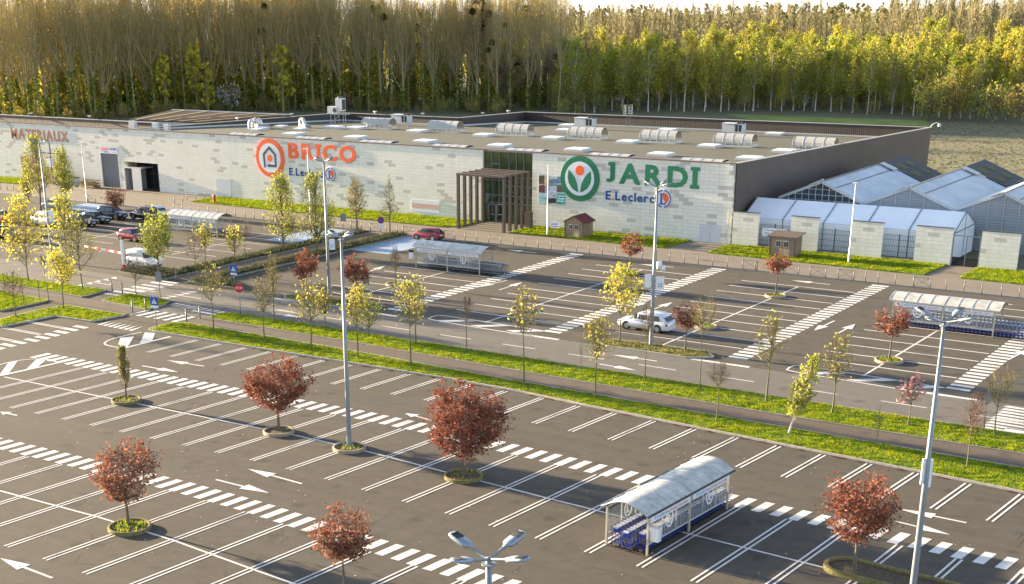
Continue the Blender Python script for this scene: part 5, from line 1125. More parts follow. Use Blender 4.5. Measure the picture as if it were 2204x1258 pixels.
        part('mirror',MB().box(((rb[3]-.06-.5)*L,min(sg*W*.47,sg*W*.57),hb_-.02),((rb[3]-.03-.5)*L,max(sg*W*.47,sg*W*.57),hb_+.14)),M['trimb'] if kind in('van','hatch') else m,s)
    a=(xr3-.03,0,zb+.02); bq=(xr2+.02,0,(zr-.1) if kind!='van' else zr-.30)
    pane('windscreen',[(a[0],wb*.86,a[2]),(a[0],-wb*.86,a[2]),(bq[0],-wr*.84,bq[2]),(bq[0],wr*.84,bq[2])][::-1],.03,(.6,0,.5))
    if kind!='van':
        a=(xr0+.02,0,zb+.06); bq=(xr1-.0,0,zr-.12); pane('rear_window',[(a[0],-wb*.82,a[2]),(a[0],wb*.82,a[2]),(bq[0],wr*.86,bq[2]),(bq[0],-wr*.86,bq[2])][::-1],.025,(-.8,0,.4))
    rw=.32 if kind!='suv' else .36
    for f in (.19,.80):
        for sg in (-1,1):
            X=(f-.5)*L; y0_=sg*W/2*.99; w_=MB(); w_.cyl((X,y0_-(.20 if sg>0 else 0),rw),rw,.20,20,axis='y'); wl=part('wheel',w_,M['tyre'],s,True)
            h=MB(); h.cyl((X,y0_-(.0 if sg>0 else .012),rw),rw*.62,.012,14,axis='y'); part('rim',h,M['alloy'],wl); a_=MB(); a_.cyl((X,y0_-(.19 if sg>0 else -.0)-(.0 if sg>0 else .008),rw+.02),rw*1.17,.19+.008,20,axis='y'); part('wheel_arch',a_,M['trimb'],s)
    for sg in (-1,1):
        y_=sg*W*.37; x_=L/2*.965; part('headlight',MB().box((x_-.12,y_-.2,hb_-.37),(x_+.035,y_+.2,hb_-.22)),M['lampclear'],s)
        x_=-L/2*.985; part('tail_light',MB().box((x_-.02,y_-.16,hb_-.32 if kind!='van' else hb_-.2),(x_+.14,y_+.17,hb_-.13 if kind!='van' else hb_+.2)),M['lampred'],s)
    part('number_plate',MB().box((-L/2-.025,-.26,.55),(-L/2+.01,.26,.66)),M['plate'],s); part('number_plate',MB().box((L/2-.01,-.26,.40),(L/2+.03,.26,.51)),M['plate'],s)
    part('bumper',MB().box((-L/2-.01,-W*.40,.24),(-L/2+.10,W*.40,.40)),M['trimb'] if kind!='estate' else m,s); part('grille',MB().box((L/2-.06,-W*.30,.24),(L/2+.012,W*.30,.38)),M['trimb'],s)
    if kind in('suv','estate'):
        for sg in (-1,1): part('roof_rail',MB().bar((xr1+.2,sg*wr*.86,zr+.01),(xr2-.2,sg*wr*.86,zr-.0),.04,.05),M['trimb'] if kind=='suv' else M['galvl'],s)
    if kind!='van': part('door_seam',MB().box(((.40-.5)*L,-W/2-.004,.35),((.40-.5)*L+.012,-W/2+.03,hb_-.06)).box(((.60-.5)*L,-W/2-.004,.35),((.60-.5)*L+.012,-W/2+.03,hb_-.06)),M['trimb'],s)
    return s
cw_=carpaint('white_car_paint',(.72,.74,.77)); cr_=carpaint('dark_red_car_paint',(.30,.018,.022)); cb_=carpaint('blue_black_car_paint',(.012,.016,.035)); ck_=carpaint('black_car_paint',(.012,.013,.014)); cg_=carpaint('silver_car_paint',(.30,.32,.33)); cred=carpaint('bright_red_car_paint',(.35,.02,.02)); crb=carpaint('ruby_car_paint',(.30,.025,.035))
# nose to the left and slightly away for the estate car
a=at(1346,709); b_=at(1415,719); 
car('white estate car parked on the stall lines near the centre right',(a[0]+b_[0])/2-.05,(a[1]+b_[1])/2+.95,math.radians(180),4.65,1.83,1.50,cw_,'estate')
a=at(893,516); b_=at(930,520); car('dark red hatchback on the blue bays near the pergola',(a[0]+b_[0])/2+.1,(a[1]+b_[1])/2+.8,math.radians(180),3.75,1.6,1.38,crb,'hatch')
car('dark red hatchback facing right in the left car park',-123.4,110.5,math.radians(0),3.85,1.65,1.42,cr_,'hatch')
car('small white van behind the light green tree in the left car park',-109.5,99.4,math.radians(0),4.05,1.70,1.82,cw_,'van','van','delivery_van')
for (px,py,rz,k,c_,l) in ((312,472,180,'suv',cb_,'dark blue off road car facing left, right of the small red tree'),(242,471,8,'suv',cb_,'dark blue off road car right behind the small red tree'),(207,480,5,'hatch',ck_,'black hatchback half hidden by yellow leaves, left of the small red tree'),(178,486,5,'hatch',ck_,'black car behind the yellow tree, left of the black hatchback'),(8,515,10,'suv',ck_,'dark grey car at the left edge behind the big yellow tree'),(5,478,10,'hatch',cg_,'pale silver car at the left edge'),(120,450,185,'hatch',cg_,'silver car behind the two headed lamp post'),(330,467,180,'hatch',cw_,'white car roof just behind the right hand dark blue off road car'),(95,485,175,'van',cw_,'white van half hidden behind the yellow trees')):
    p=at(px,py); car(l,p[0],p[1],math.radians(rz),4.2 if k!='hatch' else 4.0,1.75,1.62 if k=='suv' else (1.8 if k=='van' else 1.45),c_,k)
# asphalt repair patch and manhole
mb=MB(); q=[at(2150,1141),at(2201,1148),at(2190,1162),at(2140,1154)]; mb.add([(v[0],v[1],.005) for v in q],[(3,2,1,0)]); struct('asphalt_patch',mb,asphalt('patch_asphalt',(.085,.078,.066),(.10,.092,.078)))
# ================================================================== TREES
M['pbark']=mat('poplar_bark',(.27,.235,.12),.9,0,.35,2); M['bark']=mat('bark',(.14,.115,.085),.9,0,.35,5,bmp=.4); M['barkg']=mat('green_bark',(.15,.15,.07),.9,0,.35,5); M['birchbark']=mat('birch_bark',(.52,.50,.44),.8,0,.35,3)
M['ptwig']=mat('poplar_twigs',(.36,.285,.115),.9,0,.25,2); M['twig']=mat('twigs',(.20,.145,.095),.9,0,.3,2); M['twigy']=mat('yellow_twigs',(.25,.20,.08),.9,0,.3,2); M['twigred']=mat('red_twigs',(.16,.07,.05),.9)
LM={'plum':leafmat('plum_leaves',[(.14,.05,.042),(.24,.08,.055),(.31,.115,.07),(.16,.06,.055),(.34,.16,.095)],.3),
 'plumlight':leafmat('light_plum_leaves',[(.25,.09,.06),(.35,.14,.085),(.19,.07,.05),(.40,.21,.125)],.35),
 'yellow':leafmat('yellow_leaves',[(.42,.42,.07),(.56,.52,.08),(.34,.36,.08),(.62,.50,.07),(.38,.33,.10)],.4,0,.12),
 'lime':leafmat('lime_leaves',[(.26,.32,.05),(.40,.43,.08),(.34,.36,.08),(.50,.50,.11)],.4,0,.1),
 'olive':leafmat('olive_leaves',[(.24,.22,.08),(.34,.31,.12),(.20,.18,.08)],.3),
 'pink':leafmat('pink_blossom',[(.55,.25,.25),(.62,.36,.36),(.45,.18,.2)],.3),
 'birch':leafmat('birch_leaves',[(.28,.31,.045),(.40,.39,.06),(.34,.34,.055),(.46,.40,.09),(.24,.28,.04)],.45,0,.35),
 'forest':leafmat('forest_leaves',[(.28,.32,.06),(.42,.44,.08),(.46,.40,.10),(.34,.36,.07)],.5,0,.3),
 'tan':leafmat('poplar_buds',[(.40,.31,.08),(.52,.41,.09),(.32,.27,.07),(.56,.42,.12)],.4,0,.2),
 'ivy':leafmat('ivy',[(.10,.13,.02),(.16,.20,.03),(.26,.27,.05)],.2),
 'mist':leafmat('mistletoe_leaves',[(.05,.06,.02),(.09,.10,.03)],.2),
 'blossom':leafmat('white_blossom',[(.6,.6,.6),(.45,.47,.45)],.3)}
def prof(shape,t):
    t=np.clip(t,0,1)
    if shape=='round': return np.sqrt(np.clip(1-(2*t-1)**2,0,1))**.75
    if shape=='vase': return np.clip(np.sin(np.pi*(t*.72+.20)),0,1)**.9
    if shape=='cone': return np.minimum(1,(t+.05)*5)*(1-t)**.62
    if shape=='column': return np.minimum(1,(t+.04)*6)*np.clip((1-t)*3.2,0,1)**.6
    if shape=='flame': return np.sin(np.pi*np.clip(t*.8+.12,0,1))**.7*(1-.25*t)
def bez(a,b,c,K=5):
    u=np.linspace(0,1,K)[None,:,None]; return (1-u)**2*a[:,None]+2*u*(1-u)*b[:,None]+u*u*c[:,None]
def tree_meshes(seed,H_,hb,W,shape='round',nm=10,nt=120,nl=1500,leaf=.09,tr=.09,up=.5,leafm='plum',twigm=None,barkm=None,spread=.35,lean=(0,0),tips=.55,flatl=0,twr=.012,sub=.45):
    g=np.random.default_rng(seed); W2=W/2; lz=np.array([lean[0],lean[1],0.])
    T=MB(); K=9; zt=H_*(.93 if shape in('cone','column','flame') else .78); z=np.linspace(-.05,zt,K)
    wob=np.cumsum(g.normal(0,.018*H_/6,(K,2)),0); wob[0]=0
    TP=np.stack([wob[:,0]+lean[0]*z/H_,wob[:,1]+lean[1]*z/H_,z],1)
    T.tubes(TP[None],(tr*(1-.88*(z/zt).clip(0,1)**.8)+.3*tr*(z<.1))[None],7)
    def tp(h): return np.stack([np.interp(h,z,TP[:,i]) for i in range(3)],1)
    hs=hb*.92+(H_-hb)*g.random(nm)**1.3*(.55 if shape in('round','vase') else .85); te=np.clip((hs-hb)/(H_-hb)+up*(.35+.65*g.random(nm)),.04,.97)
    if shape=='cone' or shape=='column': te=np.clip((hs-hb)/(H_-hb)+up*.3*g.random(nm),0.02,.97)
    az=np.arange(nm)*2.399+g.normal(0,.3,nm); rr=W2*prof(shape,te)*(.55+.4*g.random(nm))
    S=tp(hs); E=np.stack([np.cos(az)*rr,np.sin(az)*rr,hb+te*(H_-hb)],1)+lz*(te[:,None]); Mi=(S+E)/2; Mi[:,:2]=S[:,:2]+(E[:,:2]-S[:,:2])*.72; Mi[:,2]=S[:,2]+(E[:,2]-S[:,2])*.3
    MP=bez(S,Mi,E,6); r0=tr*(.42-.2*(hs-hb)/(H_-hb)); T.tubes(MP,r0[:,None]*np.linspace(1,.25,6)[None],5)
    # twigs off the limbs (and off the leader)
    Cw=MB(); k=g.integers(0,nm,nt); u=.15+.85*g.random(nt)**.7; idx=(u*5); i0=np.clip(idx.astype(int),0,4); fr=(idx-i0)[:,None]; B=MP[k,i0]*(1-fr)+MP[k,i0+1]*fr
    own=g.random(nt)<.22; hh=hb+(zt-hb)*g.random(nt)*.98; B[own]=tp(hh[own])
    tz=np.clip((B[:,2]-hb)/(H_-hb)+g.normal(up*.22,.13,nt),0,1); aa=np.arctan2(B[:,1],B[:,0]+1e-6)+g.normal(0,.75,nt); aa[own]=g.uniform(0,6.3,own.sum())
    rt=W2*prof(shape,tz)*(.60+.42*g.random(nt)**.6); E2=np.stack([np.cos(aa)*rt,np.sin(aa)*rt,hb+tz*(H_-hb)],1)+lz*tz[:,None]
    ph=g.uniform(0,6.3,3); E2[:,:2]*=(1+.20*np.sin(3*aa+ph[0]+5*tz)+.14*np.sin(5*aa+ph[1]-9*tz))[:,None]; E2[:,2]+=.05*(H_-hb)*np.sin(4*aa+ph[2])
    d=E2-B; L=np.linalg.norm(d,axis=1,keepdims=True); mx=W2*sub+.25*(H_-hb)*.5; E2=B+d*np.minimum(1,mx/(L+1e-6)); M2=(B+E2)/2+np.array([0,0,-.06])*L*(1 if up>.3 else -1)
    TPt=bez(B,M2,E2,4); Cw.tubes(TPt,np.broadcast_to(np.linspace(twr*1.5,twr*.5,4),(nt,4)),3,0)
    # leaf clumps along the twigs
    if nl:
        j=g.integers(0,nt,nl); clump=g.random(nt); keep=g.random(nl)<.10+1.15*clump[j]**1.6; j=j[keep]; n=len(j); v=(1-tips)+tips*g.random(n)**.6; ii=v*3; i0=np.clip(ii.astype(int),0,2); fr=(ii-i0)[:,None]
        Pp=TPt[j,i0]*(1-fr)+TPt[j,i0+1]*fr+g.normal(0,spread*leaf*2.2+.02,(n,3))
        N=g.normal(0,1,(n,3)); N/=np.linalg.norm(N,axis=1,keepdims=True); U=np.cross(N,g.normal(0,1,(n,3))); U/=np.linalg.norm(U,axis=1,keepdims=True); V=np.cross(N,U); s=leaf*(.55+.9*g.random(n))[:,None]*.5
        Cw.quads(Pp,U*s*1.25,V*s*.75,1)
    return T.mesh('trunk',M[barkm or 'bark']),Cw.mesh('crown',[M[twigm or 'twig'],LM[leafm]])
def place(name,label,cat,loc,meshes,group=None,rz=0,sc_=1.):
    r=thing(name,label,cat,loc,rz,group); r.scale=(sc_,)*3 if not isinstance(sc_,tuple) else sc_
    for nm,me in zip(('trunk','crown'),meshes):
        o=bpy.data.objects.new(nm,me); C.objects.link(o); o.parent=r; kids.setdefault(r.name,[]).append(o)
    return r
def lot_tree(seed,name,label,base,top,wpx,hbpx,z=0.,group=None,loc=None,**kw):
    p=at(*base,z) if loc is None else np.array(loc,float)
    if loc is None:
        d=ray(base[0],top); B=p[:2]; Ht=float((CP+(B@B)/(d[:2]@B)*d)[2])-z; d=ray(base[0],hbpx); hb=float((CP+(B@B)/(d[:2]@B)*d)[2])-z
    else: Ht,hb=top,hbpx
    W=wpx/ppm(p) if loc is None else wpx
    return place(name,label,'tree',(p[0],p[1],z),tree_meshes(seed,Ht,hb,W,**kw),group)
PL=dict(shape='round',nm=14,nt=420,nl=11000,leaf=.085,tr=.10,up=.45,spread=.45,tips=.75)
PS=dict(shape='round',nm=12,nt=260,nl=1700,leaf=.12,tr=.085,up=.5,leafm='plumlight',twigm='twigred',tips=.6)
PZ=.12
lot_tree(1,'plum_tree','dense dark red tree in a ring planter, left of the tall near lamp post',(600,925),763,150,880,PZ,**PL)
lot_tree(22,'plum_tree','largest dense dark red tree, right of the tall near lamp post',(998,1022),810,178,985,PZ,**dict(PL,nl=16500,nt=620))
lot_tree(3,'plum_tree','orange red tree in a mossy ring planter at the lower left',(277,1128),942,155,1072,PZ,**dict(PL,nl=5200,leafm='plumlight',nt=460))
lot_tree(4,'plum_tree','orange red tree cut by the bottom edge, left of the nearest lamp heads',(742,1292),1088,138,1200,PZ,**dict(PL,nl=4200,leafm='plumlight',nt=420))
lot_tree(15,'plum_tree','thin brownish red tree in the long oval planter at the lower right',(1840,1226),1008,165,1165,PZ,**dict(PL,nl=5200,leafm='plumlight',twigm='twigred',nt=520,up=.6))
lot_tree(6,'columnar_tree','narrow olive clipped tree in a ring planter at the left of the near car park',(272,858),748,40,842,PZ,shape='flame',nm=26,nt=420,nl=1500,leaf=.09,tr=.07,up=1.1,leafm='olive',twigm='twigy',sub=.3,twr=.016)
for i,(b,t,w_,h,l,z,n) in enumerate([((660,631),540,60,598,'red leaved tree on the grassy island, left of the lamp post with the blue number',.1,2300),((766,640),549,70,614,'red leaved tree beside the grassy island, right of the lamp post with the blue number',.1,2100),((1357,586),498,57,548,'sparse red tree in a ring planter before the double door of the shop',PZ,1000),((1475,755),648,72,706,'sparse red tree on the grassy island behind the white estate car',.1,900),((1669,635),538,58,585,'sparse pinkish red tree in a ring planter below the flat roofed shed',PZ,900),((1914,774),656,72,720,'sparse orange red tree in a ring planter beside the right hand trolley shelter',PZ,1100),((251,476),400,52,446,'small bright red tree between the parked dark cars',0,1400),((14,500),462,36,488,'small dark red tree at the left edge among the parked cars',0,900)]):
    lot_tree(30+i,'plum_tree',l,b,t,w_,h,z,**dict(PS,nl=n))
Y=dict(shape='vase',nm=11,nt=200,nl=1300,leaf=.105,tr=.075,up=.9,leafm='yellow',twigm='twigy',barkm='barkg',tips=.5,spread=.9,sub=.7,twr=.010)
Bn=dict(shape='vase',nm=10,nt=190,nl=0,tr=.055,up=.8,sub=.9,twr=.008,twigm='twig',barkm='barkg')
ydat=[((62,606),428,112,572,'large yellow leafed tree at the far left beside the road',dict(nl=2083,nt=420,leaf=.16)),
((150,590),418,72,560,'tall yellow leafed tree behind the three at the left, over the barrier',dict(nl=1272,nt=300,leaf=.15)),
((179,623),470,88,578,'yellow leafed tree over the left end of the red and white barrier',dict(nl=1099)),
((137,665),543,66,612,'small bright yellow tree on the grass corner left of the crossing',dict(nl=1272,leaf=.15)),
((461,718),572,84,642,'nearly bare tree with a few yellow leaves, first to the right of the crossing',dict(nl=149)),
((570,737),600,60,672,'pale budding tree on the verge, second to the right of the crossing',dict(nl=218,leaf=.1,leafm='olive')),
((592,694),548,56,650,'tall budding tree on the far side of the path, left of the stop sign post',dict(nl=149,leaf=.1,leafm='olive')),
((671,753),607,84,692,'yellow blossomed tree on the near verge in front of the grassy island',dict(nl=462)),
((699,711),610,50,680,'yellow leafed tree on the road verge just left of the tall near lamp post',dict(nl=242)),
((770,771),621,78,705,'dense yellow blossomed tree on the near verge just right of the tall lamp post',dict(nl=983,leafm='yellow')),
((795,724),640,66,705,'low bushy yellow green tree on the road verge right of the tall lamp post',dict(nl=520,leafm='lime')),
((884,788),607,90,704,'yellow blossomed tree on the near verge, just left of the hatched nose marking',dict(nl=578)),
((896,741),600,54,690,'thin yellow tipped tree on the road verge beside the hatched nose marking',dict(nl=207)),
((1128,829),618,78,712,'sparse tree with yellow tufts above the dark red dense tree',dict(nl=218)),
((1281,856),680,80,776,'yellow tufted tree on the near verge, left of the white estate car',dict(nl=473)),
((1334,736),582,96,682,'golden leafed tree on the grassy island beside the white estate car',dict(nl=1215,leaf=.14,tr=.08)),
((1649,863),682,88,792,'nearly bare tree with a few yellow buds, left of the small birch',dict(nl=86)),
((1791,889),718,80,822,'sparse tree with small yellow tufts, right of the small birch',dict(nl=189)),
((444,582),487,44,536,'small yellow tree on the bank behind the bare one, left of the walkway',dict(nl=404,leaf=.14)),
((508,588),490,40,541,'small yellow tree beside the blue sign on the walkway bank',dict(nl=375,leaf=.14))]
for i,(b,t,w_,h,l,k) in enumerate(ydat): lot_tree(60+i,'young_tree',l,b,t,w_,h,.1 if i!=1 else 0,**dict(Y,**k))
bdat=[((293,638),545,76,606,'bare young tree on the grass patch beside the crossing'),((35,684),583,80,645,'bare reddish tree at the left edge by the wire fence'),((1006,757),637,40,692,'thin bare tree alone on the road verge below the hatched nose'),((1387,818),655,40,724,'slender bare tree on the road verge in front of the white estate car'),((1505,838),618,72,722,'tall bare tree on the road verge right of the white estate car'),((1542,907),770,58,832,'small bare tree on the near verge, left of the small birch'),((2082,1006),842,70,932,'bare reddish tree on the near verge at the right, beside the thin signpost'),((2140,936),782,74,872,'tall bare tree on the road verge at the right edge'),((422,586),495,58,562,'bare tree on the planted bank behind the white van'),((528,556),474,50,522,'bare tree near the left trolley shelter'),((851,611),531,30,590,'thin bare sapling in a ring planter left of the glazed trolley shelter'),((840,508),382,56,474,'bare brown tree before the facade beside the pink poster'),((1885,962),868,22,940,'spindly bare sapling on the near verge'),((1250,800),735,14,782,'short staked sapling stem on the road verge')]
for i,(b,t,w_,h,l) in enumerate(bdat):
    k=dict(Bn); 
    if i in (1,6): k['twigm']='twigred'
    if i==11: k.update(shape='cone',nl=700,leafm='olive',leaf=.1,nm=26,up=.5,tr=.09)
    if i>=12: k.update(nt=24,nm=5,tr=.03)
    if i==4 or i==7: k.update(twigm='twigy')
    lot_tree(90+i,'bare_tree',l,b,t,w_,h,.1 if i not in (10,11) else (.12 if i==10 else .1),**k)
G=dict(shape='flame',nm=30,nt=520,nl=3300,leaf=.12,tr=.14,up=.5,leafm='lime',twigm='twigy',tips=.8,spread=.6,sub=.5)
lot_tree(110,'lime_green_tree','tall light green conical tree before the facade, left of the pair by the blue bays',(610,541),378,92,522,.1,**G)
lot_tree(111,'lime_green_tree','tall light green conical tree before the facade, right of the pair, beside the lamp post',(683,546),375,98,524,.1,**dict(G,nl=3700))
lot_tree(112,'lime_green_tree','light green tree behind the white van',(343,601),443,74,556,.1,**dict(G,nl=3600,shape='round',nm=20))
lot_tree(113,'lime_green_tree','tall yellow green tree against the copper capitals',(90,462),294,70,420,0,**dict(G,leafm='lime',nl=3000))
lot_tree(114,'lime_green_tree','green tree in front of the dark goods gantry',(143,441),320,56,415,0,**dict(G,leafm='forest',nl=3600))
lot_tree(115,'lime_green_tree','small olive conifer shaped tree left of the tall yellow green tree',(63,436),365,40,422,0,**dict(G,leafm='forest',nl=1500,nt=300))
lot_tree(116,'lime_green_tree','olive thinly leaved conical tree before the facade, left of the bare brown one',(769,504),385,56,462,.1,**dict(G,leafm='olive',nl=1100,nt=360,up=.3,leaf=.11))
p=at(1698,933,.1); s=place('birch_tree','small leaning birch with vivid yellow green leaves and a white trunk','tree',(p[0],p[1],.1),tree_meshes(120,ht((1698,933),(1725,772)),ht((1698,933),(1700,893)),2.0,shape='flame',nm=16,nt=260,nl=2000,leaf=.12,tr=.07,up=.5,leafm='lime',twigm='twigy',barkm='birchbark',lean=(.9,.6),tips=.8))
lot_tree(121,'magnolia_tree','small tree with pink blossom on the road verge at the right',(1955,915),797,58,868,.1,shape='vase',nm=12,nt=130,nl=260,leaf=.15,tr=.05,up=.7,leafm='pink',tips=.2,barkm='barkg')
# ------------------------------------------------------------------ the wood behind the shop
rf=random.Random(11); gf=np.random.default_rng(11)
def poplar(seed,Ht,W,hb,nm=14,nt=300,buds=300,ivy=200):
    T,Cr=tree_meshes(seed,Ht,hb,W,shape='round' if seed%2 else 'flame',nm=nm,nt=nt,nl=buds,leaf=.17,tr=.27,up=.95,leafm='tan',twigm='ptwig',barkm='pbark',sub=.6,twr=.015,tips=.6,spread=.8)
    g=np.random.default_rng(seed+7); iv=MB(); n=ivy; z=(hb*1.1)*g.random(n)**1.2; a=g.uniform(0,6.3,n); r=.25+.35*g.random(n); P=np.stack([np.cos(a)*r,np.sin(a)*r,z],1); N=g.normal(0,1,(n,3)); N/=np.linalg.norm(N,axis=1,keepdims=True); U=np.cross(N,g.normal(0,1,(n,3))); U/=np.linalg.norm(U,axis=1,keepdims=True); iv.quads(P,U*.16,np.cross(N,U)*.16)
    return T,Cr,iv.mesh('ivy',LM['ivy'])
pops=[poplar(200+i,24+rf.uniform(-3,2.5),rf.uniform(5,10.5),rf.uniform(3.5,9.5),nt=rf.choice((150,230,320)),buds=rf.choice((150,300,450))) for i in range(12)]
bir=[tree_meshes(240+i,13,1.2+rf.uniform(0,2.4),rf.uniform(3.8,5.6),shape=('flame','round','cone')[i%3],nm=18,nt=300,nl=2300,leaf=.22,tr=.13,up=.5,leafm='birch',twigm='twigy',barkm='birchbark',tips=.8,spread=.7,twr=.02) for i in range(6)]
und=[tree_meshes(260+i,7,.6,6,shape='round',nm=14,nt=300,nl=1300,leaf=.20,tr=.16,up=.5,leafm=('forest','birch','tan','forest')[i],twigm='twig',tips=.8,spread=.8) for i in range(4)]
g=np.random.default_rng(5); mb=MB(); N=g.normal(0,1,(420,3)); N/=np.linalg.norm(N,axis=1,keepdims=True); P=N*(.35+.65*g.random(420)**.4)[:,None]*.62; U=np.cross(N,g.normal(0,1,(420,3))); U/=np.linalg.norm(U,axis=1,keepdims=True); mb.quads(P,U*.11,N*.09); mist=mb.mesh('mistletoe',LM['mist'])
edge=[(-30,262),(100,262),(300,250),(500,238),(700,238),(900,240),(1050,243),(1200,246)]
def edge_pt(px,back):
    y=np.interp(px,[e[0] for e in edge],[e[1] for e in edge]); p=at(px,y)[:2]; d=p/np.linalg.norm(p); return p+d*back
def put(kind,meshes,p,label,cat,group,s,names=('trunk','crown'),extra=None):
    r=thing(kind,label,cat,(p[0],p[1],-.03),rf.uniform(0,6.28),group); r.scale=(s*rf.uniform(.92,1.08),s*rf.uniform(.92,1.08),s)
    for nm,me in zip(names,meshes):
        o=bpy.data.objects.new(nm,me); C.objects.link(o); o.parent=r
    for k in (extra or []):
        o=bpy.data.objects.new('mistletoe',mist); C.objects.link(o); o.parent=r; o.location=k[:3]; o.scale=(k[3],)*3
    return r
n=0
Wl='tall bare poplar in the wood behind the shop'
cnt=0
for row in range(8):
    back=1+row*9.5
    for px in np.arange(-40+rf.uniform(0,14),1215,21+row*3.0):
        q=px+rf.uniform(-7,7); b_=back+rf.uniform(-2.5,2.5)
        if row<2 and 880<q<1000 and rf.random()<.4: continue
        if 735<q<760 and row<7: continue
        if q<45 and rf.random()<.4: continue
        if q>1060 and row<4 and rf.random()<.55: continue
        if row>=4 and 1000>q>780 and rf.random()<.45: continue
        p=edge_pt(q,b_); s=rf.uniform(.97,1.15)*(1.12 if q<750 else 1.03)
        zone='left of the copper capitals' if q<0 else ('above the left end of the shop' if q<330 else ('above the orange sign' if q<760 else 'above the roof air units'))
        ex=None
        if rf.random()<(.02 if q<500 else .14): ex=[(rf.uniform(-1.6,1.6),rf.uniform(-1.6,1.6),rf.uniform(13,22),rf.uniform(.8,1.4)) for _ in range(rf.choice((1,1,2,4)))]
        put('poplar_tree',pops[rf.randrange(12)],p,Wl+', '+zone,'tree','tall bare poplars '+zone,s,('trunk','crown','ivy'),ex); cnt+=1
print('poplars',cnt)
# one broad spreading bare tree with many mistletoe balls
bt=tree_meshes(300,25,9,13,shape='vase',nm=9,nt=520,nl=200,leaf=.2,tr=.38,up=.95,leafm='tan',twigm='twig',twr=.03)
p=edge_pt(1030,4); put('forked_tree',bt,p,'tall forked bare tree carrying many mistletoe balls above the skyline','tree',None,1.08,extra=[(-2,.5,21,1.2),(-.6,-.4,22.5,1.0),(2.2,.3,22.5,1.2),(2.0,.2,21,.9),(1.9,0,20.2,1.1),(1.8,.3,18,1.7),(-3,.2,16,1.5)])
for px,b_,s in ((1090,10,.8),(1175,18,.85),(1130,35,.9),(1260,60,.9),(1215,30,.85)):
    put('spreading_tree',tree_meshes(310+int(px),18,4,12,shape='round',nm=14,nt=620,nl=260,leaf=.2,tr=.3,up=.7,leafm='tan',twigm='twig',twr=.03),edge_pt(px,b_),'broad bare tree at the edge of the birches, '+{1090:'leftmost',1175:'before the darkest gap',1130:'behind the leftmost',1260:'deepest in the wood',1215:'nearest the birches'}[px],'tree',None,s,extra=[(rf.uniform(-3,3),rf.uniform(-3,3),rf.uniform(9,14),1.2) for _ in range(4)])
# undergrowth under the poplars
for row in range(6):
    for px in np.arange(-40+rf.uniform(0,20),1240,26+row*4):
        q=px+rf.uniform(-12,12); 
        if 1095<q<1190 and row<2: continue
        k=rf.choice((0,0,2,2,3,3) if row<2 else (0,1,2,3)); 
        if row>3: k=rf.choice((1,3,1,1))
        s=rf.uniform(.25,.6)*(1.0+.16*row)
        put('woodland_bush',und[k],edge_pt(q,-3+row*11+rf.uniform(-3,3)),'green and olive undergrowth bush among the poplar trunks','bush','undergrowth among the poplars',s)
# birch plantation on the right
eb=[(1200,243),(1300,240),(1500,240),(1700,238),(1800,240),(1900,246),(2000,252),(2100,256),(2260,262)]
def eb_pt(px,back):
    y=np.interp(px,[e[0] for e in eb],[e[1] for e in eb]); p=at(px,y)[:2]; d=p/np.linalg.norm(p); return p+d*back
cb=0
for row in range(9):
    back=row*11.5
    for px in np.arange(1196+rf.uniform(0,18),2290,26+row*3.2 if row<5 else 44):
        q=px+rf.uniform(-8,8); k=rf.randrange(6); s=rf.choice((.72,.9,1,1.05,1.12,1.25))*rf.uniform(.94,1.06); s*=1+.004*back*.2
        if q>2040 and row<2: s*=.8
        zone='behind the solar of the roof' if False else ('beyond the roof ladder' if q<1500 else ('beyond the right end of the shop' if q<1900 else 'beyond the greenhouses'))
        put('birch_tree',bir[k],eb_pt(q,back+rf.uniform(-3,3)),'slim birch with fresh yellow green leaves '+zone,'tree','young birches '+zone,s); cb+=1
print('birch',cb)
for row in range(3):
    for px in np.arange(1200,2280,30+row*8):
        q=px+rf.uniform(-12,12)
        if row==0 and rf.random()<.45: continue
        put('woodland_bush',und[rf.choice((0,1,2,3))],eb_pt(q,1+row*9+rf.uniform(-2,4)),'low olive scrub between the white birch trunks','bush','scrub among the birches',rf.uniform(.2,.45)*(1+.3*row))
for px,b_,k,s in ((2000,-6,0,1.35),(2050,-4,2,1.3),(1985,-9,1,.5),(2140,-8,0,1.25),(2195,-10,2,1.3),(2100,-5,3,.9),(1880,-3,1,.5),(1640+200,-2,3,.35),(1215,-3,1,1.1),(1235,-4,3,.9),(1290,-3,0,.7)):
    put('willow_bush',und[k],eb_pt(px,b_),'rounded willow like bush before the birches, '+('near the far roof corner' if px<2020 and px>1900 else 'towards the right edge' if px>2020 else 'by the birch edge'),'bush','willow bushes along the birch edge',s)
put('blossom_tree',tree_meshes(330,8,1.5,7,shape='round',nm=14,nt=260,nl=700,leaf=.22,tr=.15,up=.4,leafm='blossom',tips=.5),edge_pt(497,-8),'white blossoming tree low at the edge of the poplar wood','tree',None,1.)
